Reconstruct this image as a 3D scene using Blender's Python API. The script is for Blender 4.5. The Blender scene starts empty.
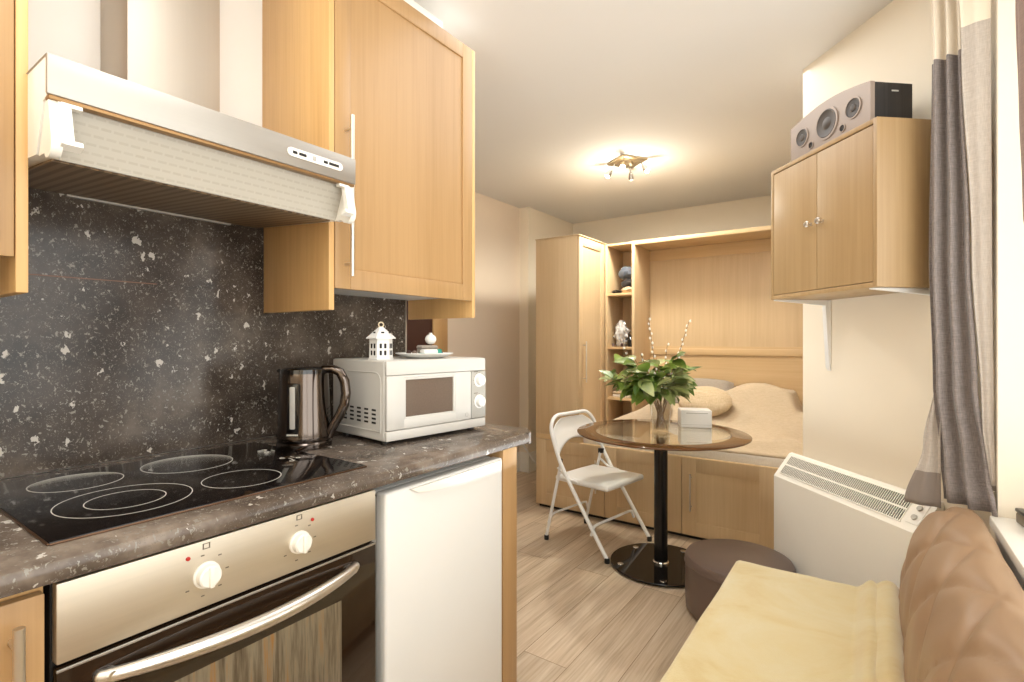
import bpy, bmesh, math, random
from mathutils import Matrix, Vector, noise
R = math.radians
SC = bpy.context.scene
COL = SC.collection
rnd = random.Random(7)
FRAME = {}

# ------------------------------------------------------------------ mesh builder
class MB:
    def __init__(s): s.bm = bmesh.new(); s.M = Matrix()
    def at(s, loc=(0, 0, 0), rz=0, rx=0, ry=0):
        s.M = Matrix.Translation(loc) @ Matrix.Rotation(rz, 4, 'Z') @ Matrix.Rotation(ry, 4, 'Y') @ Matrix.Rotation(rx, 4, 'X'); return s
    def add(s, verts, faces):
        vs = [s.bm.verts.new(s.M @ Vector(v)) for v in verts]
        for f in faces:
            try: s.bm.faces.new([vs[i] for i in f])
            except ValueError: pass
        return s
    def merge(s, t):
        bmesh.ops.recalc_face_normals(t, faces=t.faces[:])
        t.verts.index_update()
        s.add([v.co.copy() for v in t.verts], [[v.index for v in f.verts] for f in t.faces]); t.free(); return s
    def box(s, x0, y0, z0, x1, y1, z1, b=0.0, seg=2):
        t = bmesh.new()
        m = Matrix.Translation(((x0+x1)/2, (y0+y1)/2, (z0+z1)/2)) @ Matrix.Diagonal((abs(x1-x0), abs(y1-y0), abs(z1-z0), 1))
        bmesh.ops.create_cube(t, size=1, matrix=m)
        if b > 0:
            b = min(b, .49*min(abs(x1-x0), abs(y1-y0), abs(z1-z0)))
            bmesh.ops.bevel(t, geom=t.edges[:], offset=b, segments=seg, profile=.5, affect='EDGES')
        return s.merge(t)
    def lathe(s, prof, c=(0, 0, 0), seg=32, sq=None):
        n = len(prof); V = []; Fc = []
        for j in range(seg):
            a = 2*math.pi*j/seg
            for r, z in prof: V.append((c[0]+r*math.cos(a), c[1]+r*math.sin(a), c[2]+z))
        for j in range(seg):
            k = (j+1) % seg
            for i in range(n-1): Fc.append((j*n+i, k*n+i, k*n+i+1, j*n+i+1))
        cl = prof[0] == prof[-1]
        if prof[0][0] > 1e-6 and not cl: Fc.append([j*n for j in range(seg)][::-1])
        if prof[-1][0] > 1e-6 and not cl: Fc.append([j*n+n-1 for j in range(seg)])
        t = bmesh.new(); vs = [t.verts.new(v) for v in V]
        for f in Fc:
            try: t.faces.new([vs[i] for i in f])
            except ValueError: pass
        bmesh.ops.remove_doubles(t, verts=t.verts[:], dist=1e-6)
        return s.merge(t)
    def tube(s, pts, r, seg=12, closed=False, caps=True):
        pts = [Vector(p) for p in pts]; n = len(pts)
        rs = r if isinstance(r, (list, tuple)) else [r]*n
        V = []; up = None
        for i, p in enumerate(pts):
            if closed: d = pts[(i+1) % n]-pts[i-1]
            else: d = pts[min(i+1, n-1)]-pts[max(i-1, 0)]
            d.normalize()
            if up is None:
                up = Vector((0, 0, 1)) if abs(d.z) < .9 else Vector((1, 0, 0))
            u = (up - d*up.dot(d)).normalized(); up = u; w = d.cross(u)
            for k in range(seg):
                a = 2*math.pi*k/seg
                V.append(p+u*(rs[i]*math.cos(a))+w*(rs[i]*math.sin(a)))
        Fc = []
        for i in range(n if closed else n-1):
            j = (i+1) % n
            for k in range(seg):
                l = (k+1) % seg
                Fc.append((i*seg+k, i*seg+l, j*seg+l, j*seg+k))
        if caps and not closed:
            Fc.append(list(range(seg))[::-1]); Fc.append([(n-1)*seg+k for k in range(seg)])
        return s.add(V, Fc)
    def cyl(s, p0, p1, r, r1=None, seg=20): return s.tube([p0, p1], [r, r if r1 is None else r1], seg)
    def prism(s, poly, fn, d0, d1):          # poly 2-D, fn(a,b,d)->xyz
        n = len(poly); V = [fn(a, b, d0) for a, b in poly]+[fn(a, b, d1) for a, b in poly]
        Fc = [list(range(n))[::-1], list(range(n, 2*n))]+[(i, (i+1) % n, n+(i+1) % n, n+i) for i in range(n)]
        t = bmesh.new(); vs = [t.verts.new(v) for v in V]
        for f in Fc: t.faces.new([vs[i] for i in f])
        return s.merge(t)
    def grid(s, fn, nu, nv, close_v=False):
        V = [fn(i/nu, j/nv) for i in range(nu+1) for j in range(nv+1)]
        Fc = [(i*(nv+1)+j, (i+1)*(nv+1)+j, (i+1)*(nv+1)+j+1, i*(nv+1)+j+1) for i in range(nu) for j in range(nv)]
        return s.add(V, Fc)
    def ball(s, c, r, seg=16, sc=(1, 1, 1)):
        t = bmesh.new(); bmesh.ops.create_uvsphere(t, u_segments=seg, v_segments=max(6, seg//2), radius=r, matrix=Matrix.Translation(c) @ Matrix.Diagonal((*sc, 1)))
        return s.merge(t)
    def ring(s, c, r0, r1, z0, z1, seg=48):
        return s.lathe([(r0, z0), (r1, z0), (r1, z1), (r0, z1), (r0, z0)], c, seg)
    def build(s, name, mat, parent=None, loc=None, world=False, angle=35, mod=None):
        bm = s.bm
        if parent is not None:
            fr = FRAME[parent]
            if world: bm.transform(fr.inverted())
        else:
            fr = Matrix.Translation(loc or (0, 0, 0))
            if loc is not None and world: bm.transform(fr.inverted())
        bmesh.ops.remove_doubles(bm, verts=bm.verts[:], dist=1e-6)
        ca = math.cos(R(angle))
        for f in bm.faces: f.smooth = True
        for e in bm.edges:
            if len(e.link_faces) > 2: e.smooth = False
            if len(e.link_faces) == 2 and e.link_faces[0].normal.length and e.link_faces[1].normal.length:
                e.smooth = e.link_faces[0].normal.dot(e.link_faces[1].normal) > ca
        me = bpy.data.meshes.new(name); bm.to_mesh(me); bm.free()
        me.materials.append(mat)
        o = bpy.data.objects.new(name, me); COL.objects.link(o)
        if parent is not None: o.parent = parent
        else: o.location = loc or (0, 0, 0)
        FRAME[o] = fr
        if mod:
            for k in mod: k(o)
        return o

def solid(t, off=-1):
    def f(o):
        m = o.modifiers.new('solid', 'SOLIDIFY'); m.thickness = t; m.offset = off
    return f
def subd(n=1):
    def f(o):
        m = o.modifiers.new('sub', 'SUBSURF'); m.levels = n; m.render_levels = n
    return f

def thing(name, label, cat, loc=(0, 0, 0), rz=0, group=None):
    o = bpy.data.objects.new(name, None); COL.objects.link(o)
    o.location = loc; o.rotation_euler = (0, 0, rz); o.empty_display_size = .05
    FRAME[o] = Matrix.Translation(loc) @ Matrix.Rotation(rz, 4, 'Z')
    return tag(o, label, cat, group)
def tag(o, label, cat, group=None):
    o['label'] = label; o['category'] = cat
    if group: o['group'] = group
    return o
def struct(o): o['kind'] = 'structure'; return o

# ------------------------------------------------------------------ materials
def _new(name):
    m = bpy.data.materials.new(name); m.use_nodes = True
    nt = m.node_tree; b = nt.nodes['Principled BSDF']; return m, nt, b
def N(nt, t, **k):
    n = nt.nodes.new(t)
    for a, v in k.items():
        if a in n.inputs: n.inputs[a].default_value = v
        else: setattr(n, a, v)
    return n
def L(nt, a, b): nt.links.new(a, b)
def coords(nt, scale=(1, 1, 1), kind='Object'):
    tc = N(nt, 'ShaderNodeTexCoord'); mp = N(nt, 'ShaderNodeMapping'); mp.inputs['Scale'].default_value = scale
    L(nt, tc.outputs[kind], mp.inputs['Vector']); return mp.outputs[0]
def ramp(nt, stops, interp='LINEAR'):
    r = N(nt, 'ShaderNodeValToRGB'); cr = r.color_ramp; cr.interpolation = interp
    while len(cr.elements) < len(stops): cr.elements.new(.5)
    for e, (p, c) in zip(cr.elements, stops): e.position = p; e.color = (*c, 1)
    return r
def S(r, g, b):                              # sRGB 0-255 -> linear
    f = lambda c: (c/255/12.92) if c/255 <= .04045 else ((c/255+.055)/1.055)**2.4
    return (f(r), f(g), f(b))
def plain(name, col, rough=.5, metal=0, var=.04, vs=6, bump=0, bs=200, spec=.5, coat=0, sheen=0):
    m, nt, b = _new(name)
    n = N(nt, 'ShaderNodeTexNoise', Scale=vs, Detail=4.0); L(nt, coords(nt), n.inputs['Vector'])
    r = ramp(nt, [(.3, tuple(c*(1-var) for c in col)), (.7, tuple(min(1, c*(1+var)) for c in col))])
    L(nt, n.outputs['Fac'], r.inputs[0]); L(nt, r.outputs[0], b.inputs['Base Color'])
    b.inputs['Roughness'].default_value = rough; b.inputs['Metallic'].default_value = metal
    b.inputs['Specular IOR Level'].default_value = spec; b.inputs['Coat Weight'].default_value = coat
    b.inputs['Sheen Weight'].default_value = sheen
    if bump:
        n2 = N(nt, 'ShaderNodeTexNoise', Scale=bs, Detail=3.0); L(nt, coords(nt), n2.inputs['Vector'])
        bp = N(nt, 'ShaderNodeBump', Strength=bump, Distance=.002); L(nt, n2.outputs['Fac'], bp.inputs['Height']); L(nt, bp.outputs[0], b.inputs['Normal'])
    return m
def wood(name, dark, light, axis='Z', rough=.4, fine=1.0):
    m, nt, b = _new(name)
    ax = 'XYZ'.index(axis)
    s1 = [9, 9, 9]; s1[ax] = .55
    s2 = [95*fine]*3; s2[ax] = 2.2
    a = N(nt, 'ShaderNodeTexNoise', Scale=1.0, Detail=3.0, Distortion=.5); L(nt, coords(nt, s1), a.inputs['Vector'])
    c = N(nt, 'ShaderNodeTexNoise', Scale=1.0, Detail=4.0, Roughness=.6); L(nt, coords(nt, s2), c.inputs['Vector'])
    mx = N(nt, 'ShaderNodeMath', operation='MULTIPLY_ADD'); mx.inputs[1].default_value = .55
    L(nt, a.outputs['Fac'], mx.inputs[0])
    m2 = N(nt, 'ShaderNodeMath', operation='MULTIPLY'); m2.inputs[1].default_value = .45; L(nt, c.outputs['Fac'], m2.inputs[0]); L(nt, m2.outputs[0], mx.inputs[2])
    r = ramp(nt, [(.34, dark), (.62, light)]); L(nt, mx.outputs[0], r.inputs[0]); L(nt, r.outputs[0], b.inputs['Base Color'])
    b.inputs['Roughness'].default_value = rough
    bp = N(nt, 'ShaderNodeBump', Strength=.08, Distance=.002); L(nt, c.outputs['Fac'], bp.inputs['Height']); L(nt, bp.outputs[0], b.inputs['Normal'])
    return m
def granite(name, rough=.18, lift=1.0):
    m, nt, b = _new(name)
    base = coords(nt)
    dn = N(nt, 'ShaderNodeTexNoise', Scale=70.0, Detail=4.0); L(nt, base, dn.inputs['Vector'])
    mixv = N(nt, 'ShaderNodeVectorMath', operation='MULTIPLY_ADD'); mixv.inputs[1].default_value = (.034, .034, .034)
    L(nt, dn.outputs['Color'], mixv.inputs[0]); L(nt, base, mixv.inputs[2])
    cl = N(nt, 'ShaderNodeTexNoise', Scale=5.0, Detail=5.0, Roughness=.65); L(nt, base, cl.inputs['Vector'])
    rb = ramp(nt, [(.3, tuple(x*lift for x in (.015, .011, .0085))), (.55, tuple(x*lift for x in (.050, .038, .030))), (.75, tuple(x*lift for x in (.112, .090, .072)))]); L(nt, cl.outputs['Fac'], rb.inputs[0])  # cloudy stone tone; lift also puts a smoky grey reflection into the colour
    prev = rb.outputs[0]
    for sc, thr, lim, c in ((190, .35, .50, (.17, .145, .12)), (85, .42, .48, (.25, .225, .19)), (30, .80, .44, (.52, .48, .43))):
        v = N(nt, 'ShaderNodeTexVoronoi', Scale=float(sc)); v.inputs['Randomness'].default_value = 1; v.distance = 'MANHATTAN'
        mp = N(nt, 'ShaderNodeMapping'); mp.inputs['Rotation'].default_value = (R(40), R(35), R(38)); mp.inputs['Scale'].default_value = (1, 1.9, 1); L(nt, mixv.outputs[0], mp.inputs['Vector']); L(nt, mp.outputs[0], v.inputs['Vector'])
        sp = N(nt, 'ShaderNodeSeparateColor'); L(nt, v.outputs['Color'], sp.inputs[0])
        g = N(nt, 'ShaderNodeMath', operation='GREATER_THAN'); g.inputs[1].default_value = thr; L(nt, sp.outputs[0], g.inputs[0])
        sz = N(nt, 'ShaderNodeMath', operation='MULTIPLY'); sz.inputs[1].default_value = lim*1.35; L(nt, sp.outputs[1], sz.inputs[0])
        l = N(nt, 'ShaderNodeMath', operation='LESS_THAN'); L(nt, v.outputs['Distance'], l.inputs[0]); L(nt, sz.outputs[0], l.inputs[1])
        k = N(nt, 'ShaderNodeMath', operation='MULTIPLY'); L(nt, g.outputs[0], k.inputs[0]); L(nt, l.outputs[0], k.inputs[1])
        mx = N(nt, 'ShaderNodeMix', data_type='RGBA'); L(nt, k.outputs[0], mx.inputs['Factor']); L(nt, prev, mx.inputs['A']); mx.inputs['B'].default_value = (*c, 1)
        prev = mx.outputs['Result']
    L(nt, prev, b.inputs['Base Color']); b.inputs['Roughness'].default_value = rough; b.inputs['Specular IOR Level'].default_value = .36
    return m
def brushed(name, col, axis='Y', rough=.3):
    m, nt, b = _new(name)
    s = [220, 220, 220]; s['XYZ'.index(axis)] = 2
    n = N(nt, 'ShaderNodeTexNoise', Scale=1.0, Detail=3.0); L(nt, coords(nt, s), n.inputs['Vector'])
    r = ramp(nt, [(.3, tuple(c*.96 for c in col)), (.7, col)]); L(nt, n.outputs['Fac'], r.inputs[0]); L(nt, r.outputs[0], b.inputs['Base Color'])
    b.inputs['Metallic'].default_value = 1
    rr = ramp(nt, [(.3, (rough*.95,)*3), (.7, (rough*1.05,)*3)]); L(nt, n.outputs['Fac'], rr.inputs[0]); L(nt, rr.outputs[0], b.inputs['Roughness'])
    return m
def glass(name, col=(1, 1, 1), rough=0, ior=1.45, tint=None, trans=None):
    m, nt, b = _new(name)                    # thin glass: clear sheet plus a mirror-like skin
    out = nt.nodes['Material Output']; nt.nodes.remove(b)
    t = N(nt, 'ShaderNodeBsdfTransparent'); t.inputs[0].default_value = (*col, 1)
    g = N(nt, 'ShaderNodeBsdfGlossy', Roughness=rough); g.inputs[0].default_value = (1, 1, 1, 1)
    lw = N(nt, 'ShaderNodeLayerWeight', Blend=.5); pw = N(nt, 'ShaderNodeMath', operation='POWER'); pw.inputs[1].default_value = 3.6; L(nt, lw.outputs['Facing'], pw.inputs[0])
    f = N(nt, 'ShaderNodeMath', operation='MULTIPLY_ADD'); f.inputs[1].default_value = .95; f.inputs[2].default_value = ((ior-1)/(ior+1))**2; L(nt, pw.outputs[0], f.inputs[0]); mx = N(nt, 'ShaderNodeMixShader')
    L(nt, f.outputs[0], mx.inputs[0]); L(nt, t.outputs[0], mx.inputs[1]); L(nt, g.outputs[0], mx.inputs[2]); L(nt, mx.outputs[0], out.inputs[0])
    return m
def emit(name, col, st):
    m, nt, b = _new(name); b.inputs['Emission Color'].default_value = (*col, 1); b.inputs['Emission Strength'].default_value = st
    b.inputs['Base Color'].default_value = (*col, 1); return m
def cloth(name, col, col2=None, scale=900, rough=.9, zsplit=None, top=None, hem=None):
    m, nt, b = _new(name)
    w = N(nt, 'ShaderNodeTexNoise', Scale=1.0, Detail=2.0); L(nt, coords(nt, (scale, scale, scale*.12)), w.inputs['Vector'])
    w2 = N(nt, 'ShaderNodeTexNoise', Scale=1.0, Detail=2.0); L(nt, coords(nt, (scale*.1, scale*.1, scale)), w2.inputs['Vector'])
    ad = N(nt, 'ShaderNodeMath', operation='ADD'); L(nt, w.outputs['Fac'], ad.inputs[0]); L(nt, w2.outputs['Fac'], ad.inputs[1])
    hf = N(nt, 'ShaderNodeMath', operation='MULTIPLY'); hf.inputs[1].default_value = .5; L(nt, ad.outputs[0], hf.inputs[0])
    c2 = col2 or tuple(c*.75 for c in col)
    r = ramp(nt, [(.35, c2), (.65, col)]); L(nt, hf.outputs[0], r.inputs[0]); prev = r.outputs[0]
    if zsplit:
        sx = N(nt, 'ShaderNodeSeparateXYZ'); L(nt, coords(nt), sx.inputs[0])
        for lim, c, op in zsplit:
            g = N(nt, 'ShaderNodeMath', operation=op); g.inputs[1].default_value = lim; L(nt, sx.outputs[2], g.inputs[0])
            mx = N(nt, 'ShaderNodeMix', data_type='RGBA'); L(nt, g.outputs[0], mx.inputs['Factor']); L(nt, prev, mx.inputs['A']); mx.inputs['B'].default_value = (*c, 1); prev = mx.outputs['Result']
    L(nt, prev, b.inputs['Base Color']); b.inputs['Roughness'].default_value = rough; b.inputs['Sheen Weight'].default_value = .2
    bp = N(nt, 'ShaderNodeBump', Strength=.15, Distance=.001); L(nt, hf.outputs[0], bp.inputs['Height']); L(nt, bp.outputs[0], b.inputs['Normal'])
    return m
def floor_mat():
    m, nt, b = _new('oak_planks')
    tc = N(nt, 'ShaderNodeTexCoord'); mp = N(nt, 'ShaderNodeMapping'); mp.inputs['Rotation'].default_value = (0, 0, R(90)); L(nt, tc.outputs['Object'], mp.inputs['Vector'])
    br = N(nt, 'ShaderNodeTexBrick', Scale=1.0); br.offset = .37
    br.inputs['Color1'].default_value = (.2, .2, .2, 1); br.inputs['Color2'].default_value = (.8, .8, .8, 1); br.inputs['Mortar'].default_value = (0, 0, 0, 1)
    br.inputs['Mortar Size'].default_value = .0012; br.inputs['Brick Width'].default_value = 1.25; br.inputs['Row Height'].default_value = .19; br.inputs['Bias'].default_value = 0
    L(nt, mp.outputs[0], br.inputs['Vector'])
    of = N(nt, 'ShaderNodeVectorMath', operation='MULTIPLY_ADD'); of.inputs[1].default_value = (3, 7, 5); L(nt, br.outputs['Color'], of.inputs[0])
    sc = N(nt, 'ShaderNodeMapping'); sc.inputs['Scale'].default_value = (16, .9, 1); L(nt, tc.outputs['Object'], sc.inputs['Vector']); L(nt, sc.outputs[0], of.inputs[2])
    n1 = N(nt, 'ShaderNodeTexNoise', Scale=1.0, Detail=6.0, Distortion=1.2, Roughness=.6); L(nt, of.outputs[0], n1.inputs['Vector'])
    sc2 = N(nt, 'ShaderNodeMapping'); sc2.inputs['Scale'].default_value = (120, 4, 1); L(nt, tc.outputs['Object'], sc2.inputs['Vector'])
    n2 = N(nt, 'ShaderNodeTexNoise', Scale=1.0, Detail=3.0); L(nt, sc2.outputs[0], n2.inputs['Vector'])
    mx = N(nt, 'ShaderNodeMath', operation='MULTIPLY_ADD'); mx.inputs[1].default_value = .6; L(nt, n1.outputs['Fac'], mx.inputs[0])
    m2 = N(nt, 'ShaderNodeMath', operation='MULTIPLY'); m2.inputs[1].default_value = .4; L(nt, n2.outputs['Fac'], m2.inputs[0]); L(nt, m2.outputs[0], mx.inputs[2])
    r = ramp(nt, [(.32, S(166, 144, 118)), (.5, S(200, 178, 152)), (.68, S(220, 203, 180))]); L(nt, mx.outputs[0], r.inputs[0])
    hs = N(nt, 'ShaderNodeHueSaturation'); L(nt, r.outputs[0], hs.inputs['Color'])
    sp = N(nt, 'ShaderNodeSeparateColor'); L(nt, br.outputs['Color'], sp.inputs[0])
    vv = N(nt, 'ShaderNodeMapRange'); vv.inputs['From Min'].default_value = .2; vv.inputs['From Max'].default_value = .8; vv.inputs['To Min'].default_value = .84; vv.inputs['To Max'].default_value = 1.1
    L(nt, sp.outputs[0], vv.inputs['Value']); L(nt, vv.outputs[0], hs.inputs['Value'])
    mm = N(nt, 'ShaderNodeMix', data_type='RGBA'); L(nt, br.outputs['Fac'], mm.inputs['Factor']); L(nt, hs.outputs[0], mm.inputs['A']); mm.inputs['B'].default_value = (*S(120, 92, 64), 1)
    L(nt, mm.outputs['Result'], b.inputs['Base Color']); b.inputs['Roughness'].default_value = .42
    bp = N(nt, 'ShaderNodeBump', Strength=.12, Distance=.002); L(nt, mx.outputs[0], bp.inputs['Height']); L(nt, bp.outputs[0], b.inputs['Normal'])
    return m

M = {}
M['wall'] = plain('cream_wall_paint', S(240, 228, 208), .85, var=.015, vs=2, bump=.05, bs=120)
M['wallw'] = plain('white_wall_paint', S(247, 244, 238), .85, var=.015, vs=2, bump=.05, bs=120)
M['wallbeige'] = plain('beige_wall_paint', S(230, 213, 193), .85, var=.015, vs=2, bump=.05, bs=120)
M['ceil'] = plain('ceiling_paint', S(234, 230, 225), .9, var=.01, vs=1)
M['trim'] = plain('white_gloss_trim', S(240, 235, 225), .35, var=.01)
M['floor'] = floor_mat()
M['oak'] = wood('kitchen_oak', S(170, 132, 86), S(184, 146, 100), 'Z', .38)
M['oakh'] = wood('kitchen_oak_side', S(208, 161, 102), S(226, 182, 122), 'Z', .4)  # same oak, colour lightened to make up for weak light on the sides
M['beech'] = wood('beech_laminate', S(200, 170, 130), S(212, 184, 145), 'Z', .42)
M['beechx'] = wood('beech_laminate_cross', S(202, 168, 122), S(215, 184, 140), 'X', .42)
M['birch'] = wood('wall_cupboard_oak', S(162, 130, 88), S(175, 145, 104), 'Z', .42)
M['granite'] = granite('speckled_granite_laminate', .17, 2.6)
M['granite2'] = granite('speckled_granite_splashback', .20, 1.5)
M['steel'] = brushed('brushed_steel', (.45, .42, .38), 'Y', .50)
M['steelp'] = brushed('oven_fascia_steel', (.68, .61, .50), 'Y', .48)
M['steelv'] = brushed('brushed_steel_duct', (.54, .48, .41), 'Z', .48)
M['chrome'] = plain('chrome', (.78, .76, .73), .14, 1, var=.01)
M['satin'] = plain('satin_nickel', (.72, .68, .63), .3, 1, var=.02)
M['brass'] = plain('antique_brass', (.50, .40, .26), .3, 1, var=.05)
M['white'] = plain('white_enamel', S(238, 236, 232), .28, var=.008)
M['whitep'] = plain('white_plastic', S(243, 238, 228), .4, var=.01)
M['greylt'] = plain('light_grey_plastic', S(214, 209, 200), .4, var=.01)
M['offwhite'] = plain('cream_plastic', S(246, 241, 230), .42, var=.01)
M['greyp'] = plain('grey_plastic', S(176, 172, 164), .45, var=.02)
M['dark'] = plain('dark_gap', S(30, 26, 22), .7)
M['black'] = plain('black_plastic', S(24, 22, 21), .35, var=.05)
M['blackgl'] = plain('black_gloss', S(18, 15, 14), .08, var=.03, coat=.3)
M['hobglass'] = plain('black_ceramic_glass', S(20, 16, 15), .07, var=.05)
M['markw'] = plain('printed_white', S(205, 200, 190), .4)
M['markg'] = plain('printed_grey', S(110, 100, 86), .5)
M['red'] = plain('red_lamp', S(190, 40, 30), .3)
M['ovenglass'] = plain('oven_glass', S(40, 27, 17), .06, var=.1, vs=3)
M['kettle'] = plain('smoked_chrome', (.13, .105, .09), .1, 1, var=.03)
M['leather'] = plain('brown_leather', S(150, 120, 92), .42, var=.07, vs=5, bump=.12, bs=350)
M['pouf'] = plain('dark_brown_leather', S(104, 87, 78), .36, var=.06, vs=8, bump=.15, bs=300)
M['soil'] = plain('brown_twig', S(132, 100, 66), .8, var=.15, vs=60)
M['catkin'] = plain('catkin_white', S(240, 234, 222), .95, var=.03, sheen=.4)
M['tabletop'] = glass('clear_glass', (.93, .95, .93), 0, 1.5)
M['vase'] = glass('vase_glass', (.95, .955, .945), 0, 1.42)
M['pane'] = glass('window_glass', (.97, .98, .98), 0, 1.45)
M['bronze'] = plain('bronze_tinted_glass', S(92, 60, 34), .05, var=.04)
M['rope'] = plain('beige_jute', S(214, 196, 166), .9)
M['mattress'] = cloth('white_sheet', S(236, 228, 216), S(222, 212, 198), 500)
M['duvet'] = cloth('beige_duvet', S(214, 194, 164), S(196, 174, 144), 380)
M['duvet2'] = cloth('taupe_throw', S(206, 186, 158), S(190, 168, 140), 380)
M['fluff'] = cloth('cream_fleece', S(222, 200, 166), S(198, 174, 138), 160)
M['greycl'] = cloth('grey_pillow_cotton', S(172, 160, 146), None, 500)
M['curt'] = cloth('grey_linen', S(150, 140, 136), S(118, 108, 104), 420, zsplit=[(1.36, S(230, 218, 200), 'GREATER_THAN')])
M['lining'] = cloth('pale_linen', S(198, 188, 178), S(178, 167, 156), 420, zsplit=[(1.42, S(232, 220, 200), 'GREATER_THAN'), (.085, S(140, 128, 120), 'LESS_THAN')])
M['curt2'] = cloth('mauve_linen', S(150, 122, 108), None, 420)
M['jeans'] = cloth('slate_denim', S(84, 90, 100), None, 700)
M['darkcl'] = cloth('black_cloth', S(34, 30, 30), None, 700)
M['tan'] = cloth('tan_cloth', S(206, 176, 138), None, 600)
M['teal'] = plain('teal_print', S(40, 150, 130), .4)
M['foil'] = plain('clear_crinkled_plastic', S(196, 192, 188), .18, var=.12, vs=40, bump=.6, bs=60)
M['maroon'] = plain('dark_maroon_paint', S(58, 30, 22), .4, var=.1)
M['baffle'] = plain('champagne_grey_plastic', S(158, 142, 130), .34, .3, var=.02)
M['cone'] = plain('speaker_cone', S(74, 66, 60), .45, var=.05)
M['ebony'] = wood('black_ash_veneer', S(22, 20, 20), S(56, 52, 50), 'Z', .35)
M['sofablk'] = plain('sofa_leather_base', S(120, 88, 64), .45, var=.05)
M['bulb'] = emit('lit_bulb', (1, .86, .62), 40)
M['bulboff'] = plain('unlit_bulb', S(200, 192, 178), .2)

def leafmat(name, c1, c2):
    m, nt, b = _new(name)
    n = N(nt, 'ShaderNodeTexNoise', Scale=9.0, Detail=2.0); L(nt, coords(nt), n.inputs['Vector'])
    r = ramp(nt, [(.35, c1), (.65, c2)]); L(nt, n.outputs['Fac'], r.inputs[0]); L(nt, r.outputs[0], b.inputs['Base Color'])
    b.inputs['Roughness'].default_value = .4; b.inputs['Subsurface Weight'].default_value = .08; b.inputs['Subsurface Radius'].default_value = (.01, .02, .005)
    return m
M['leaf'] = leafmat('green_leaf', S(66, 92, 28), S(128, 148, 62))
M['leafp'] = leafmat('pale_leaf', S(120, 132, 74), S(172, 172, 116))

def blanket_mat():
    m, nt, b = _new('yellow_fleece')
    n = N(nt, 'ShaderNodeTexNoise', Scale=3.2, Detail=6.0, Roughness=.62, Distortion=.6); L(nt, coords(nt, (1, 1.3, 1)), n.inputs['Vector'])
    r = ramp(nt, [(.32, S(184, 157, 104)), (.46, S(193, 174, 128)), (.62, S(197, 183, 146))]); L(nt, n.outputs['Fac'], r.inputs[0]); L(nt, r.outputs[0], b.inputs['Base Color'])
    b.inputs['Roughness'].default_value = .95; b.inputs['Sheen Weight'].default_value = .4
    n2 = N(nt, 'ShaderNodeTexNoise', Scale=260.0, Detail=3.0); L(nt, coords(nt), n2.inputs['Vector'])
    bp = N(nt, 'ShaderNodeBump', Strength=.3, Distance=.003); L(nt, n2.outputs['Fac'], bp.inputs['Height']); L(nt, bp.outputs[0], b.inputs['Normal'])
    return m
M['blanket'] = blanket_mat()
def dirty_glass():
    m, nt, b = _new('streaked_oven_window')
    n = N(nt, 'ShaderNodeTexNoise', Scale=1.0, Detail=5.0, Roughness=.7); L(nt, coords(nt, (40, 60, 3)), n.inputs['Vector'])
    r = ramp(nt, [(.35, S(74, 60, 44)), (.55, S(124, 112, 92)), (.7, S(142, 96, 44))]); L(nt, n.outputs['Fac'], r.inputs[0]); L(nt, r.outputs[0], b.inputs['Base Color'])
    b.inputs['Roughness'].default_value = .14; return m
M['dirty'] = dirty_glass()
def perforated():
    m, nt, b = _new('perforated_grey_visor')
    w = N(nt, 'ShaderNodeTexBrick', Scale=1.0); w.offset = .5
    mp = N(nt, 'ShaderNodeMapping'); mp.inputs['Rotation'].default_value = (0, 0, R(90)); tc = N(nt, 'ShaderNodeTexCoord'); L(nt, tc.outputs['Object'], mp.inputs['Vector'])
    L(nt, mp.outputs[0], w.inputs['Vector'])
    w.inputs['Brick Width'].default_value = .020; w.inputs['Row Height'].default_value = .0060; w.inputs['Mortar Size'].default_value = .0022
    w.inputs['Color1'].default_value = (*S(176, 168, 154), 1); w.inputs['Color2'].default_value = (*S(180, 172, 158), 1); w.inputs['Mortar'].default_value = (*S(186, 179, 166), 1)
    L(nt, w.outputs['Color'], b.inputs['Base Color']); b.inputs['Roughness'].default_value = .35; return m
M['visor'] = perforated()
def slatted():
    m, nt, b = _new('slatted_filter')
    w = N(nt, 'ShaderNodeTexWave', Scale=14.0, Distortion=.2); w.bands_direction = 'Y'; L(nt, coords(nt), w.inputs['Vector'])
    r = ramp(nt, [(.2, S(116, 96, 74)), (.6, S(150, 128, 102))]); L(nt, w.outputs['Fac'], r.inputs[0]); L(nt, r.outputs[0], b.inputs['Base Color']); b.inputs['Roughness'].default_value = .45; b.inputs['Metallic'].default_value = .3
    return m
M['filter'] = slatted()

# ------------------------------------------------------------------ room
CH = 2.47
KW = -1.655                                   # face of the kitchen wall
b = MB(); b.box(-2.9, -1.4, -.08, 1.2, 5.2, 0); struct(b.build('floor', M['floor']))
b = MB(); b.box(-2.9, -1.4, CH, 1.2, 5.2, CH+.1); struct(b.build('ceiling', M['ceil']))
b = MB(); b.box(-2.75, -1.4, 0, KW, 1.563, CH); struct(b.build('wall_kitchen', M['wallw']))
b = MB(); b.box(-2.9, 1.563, 0, -2.75, 4.05, CH); struct(b.build('wall_left', M['wallbeige']))
b = MB(); b.box(-2.9, 4.05, 0, -2.65, 5.0, CH); struct(b.build('wall_side', M['wall']))
b = MB(); b.box(-2.9, 4.92, 0, 1.2, 5.1, CH); struct(b.build('wall_back', M['wall']))
b = MB(); b.box(-2.9, -1.5, 0, 1.2, -1.4, CH); struct(b.build('wall_front', M['wall']))
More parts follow.
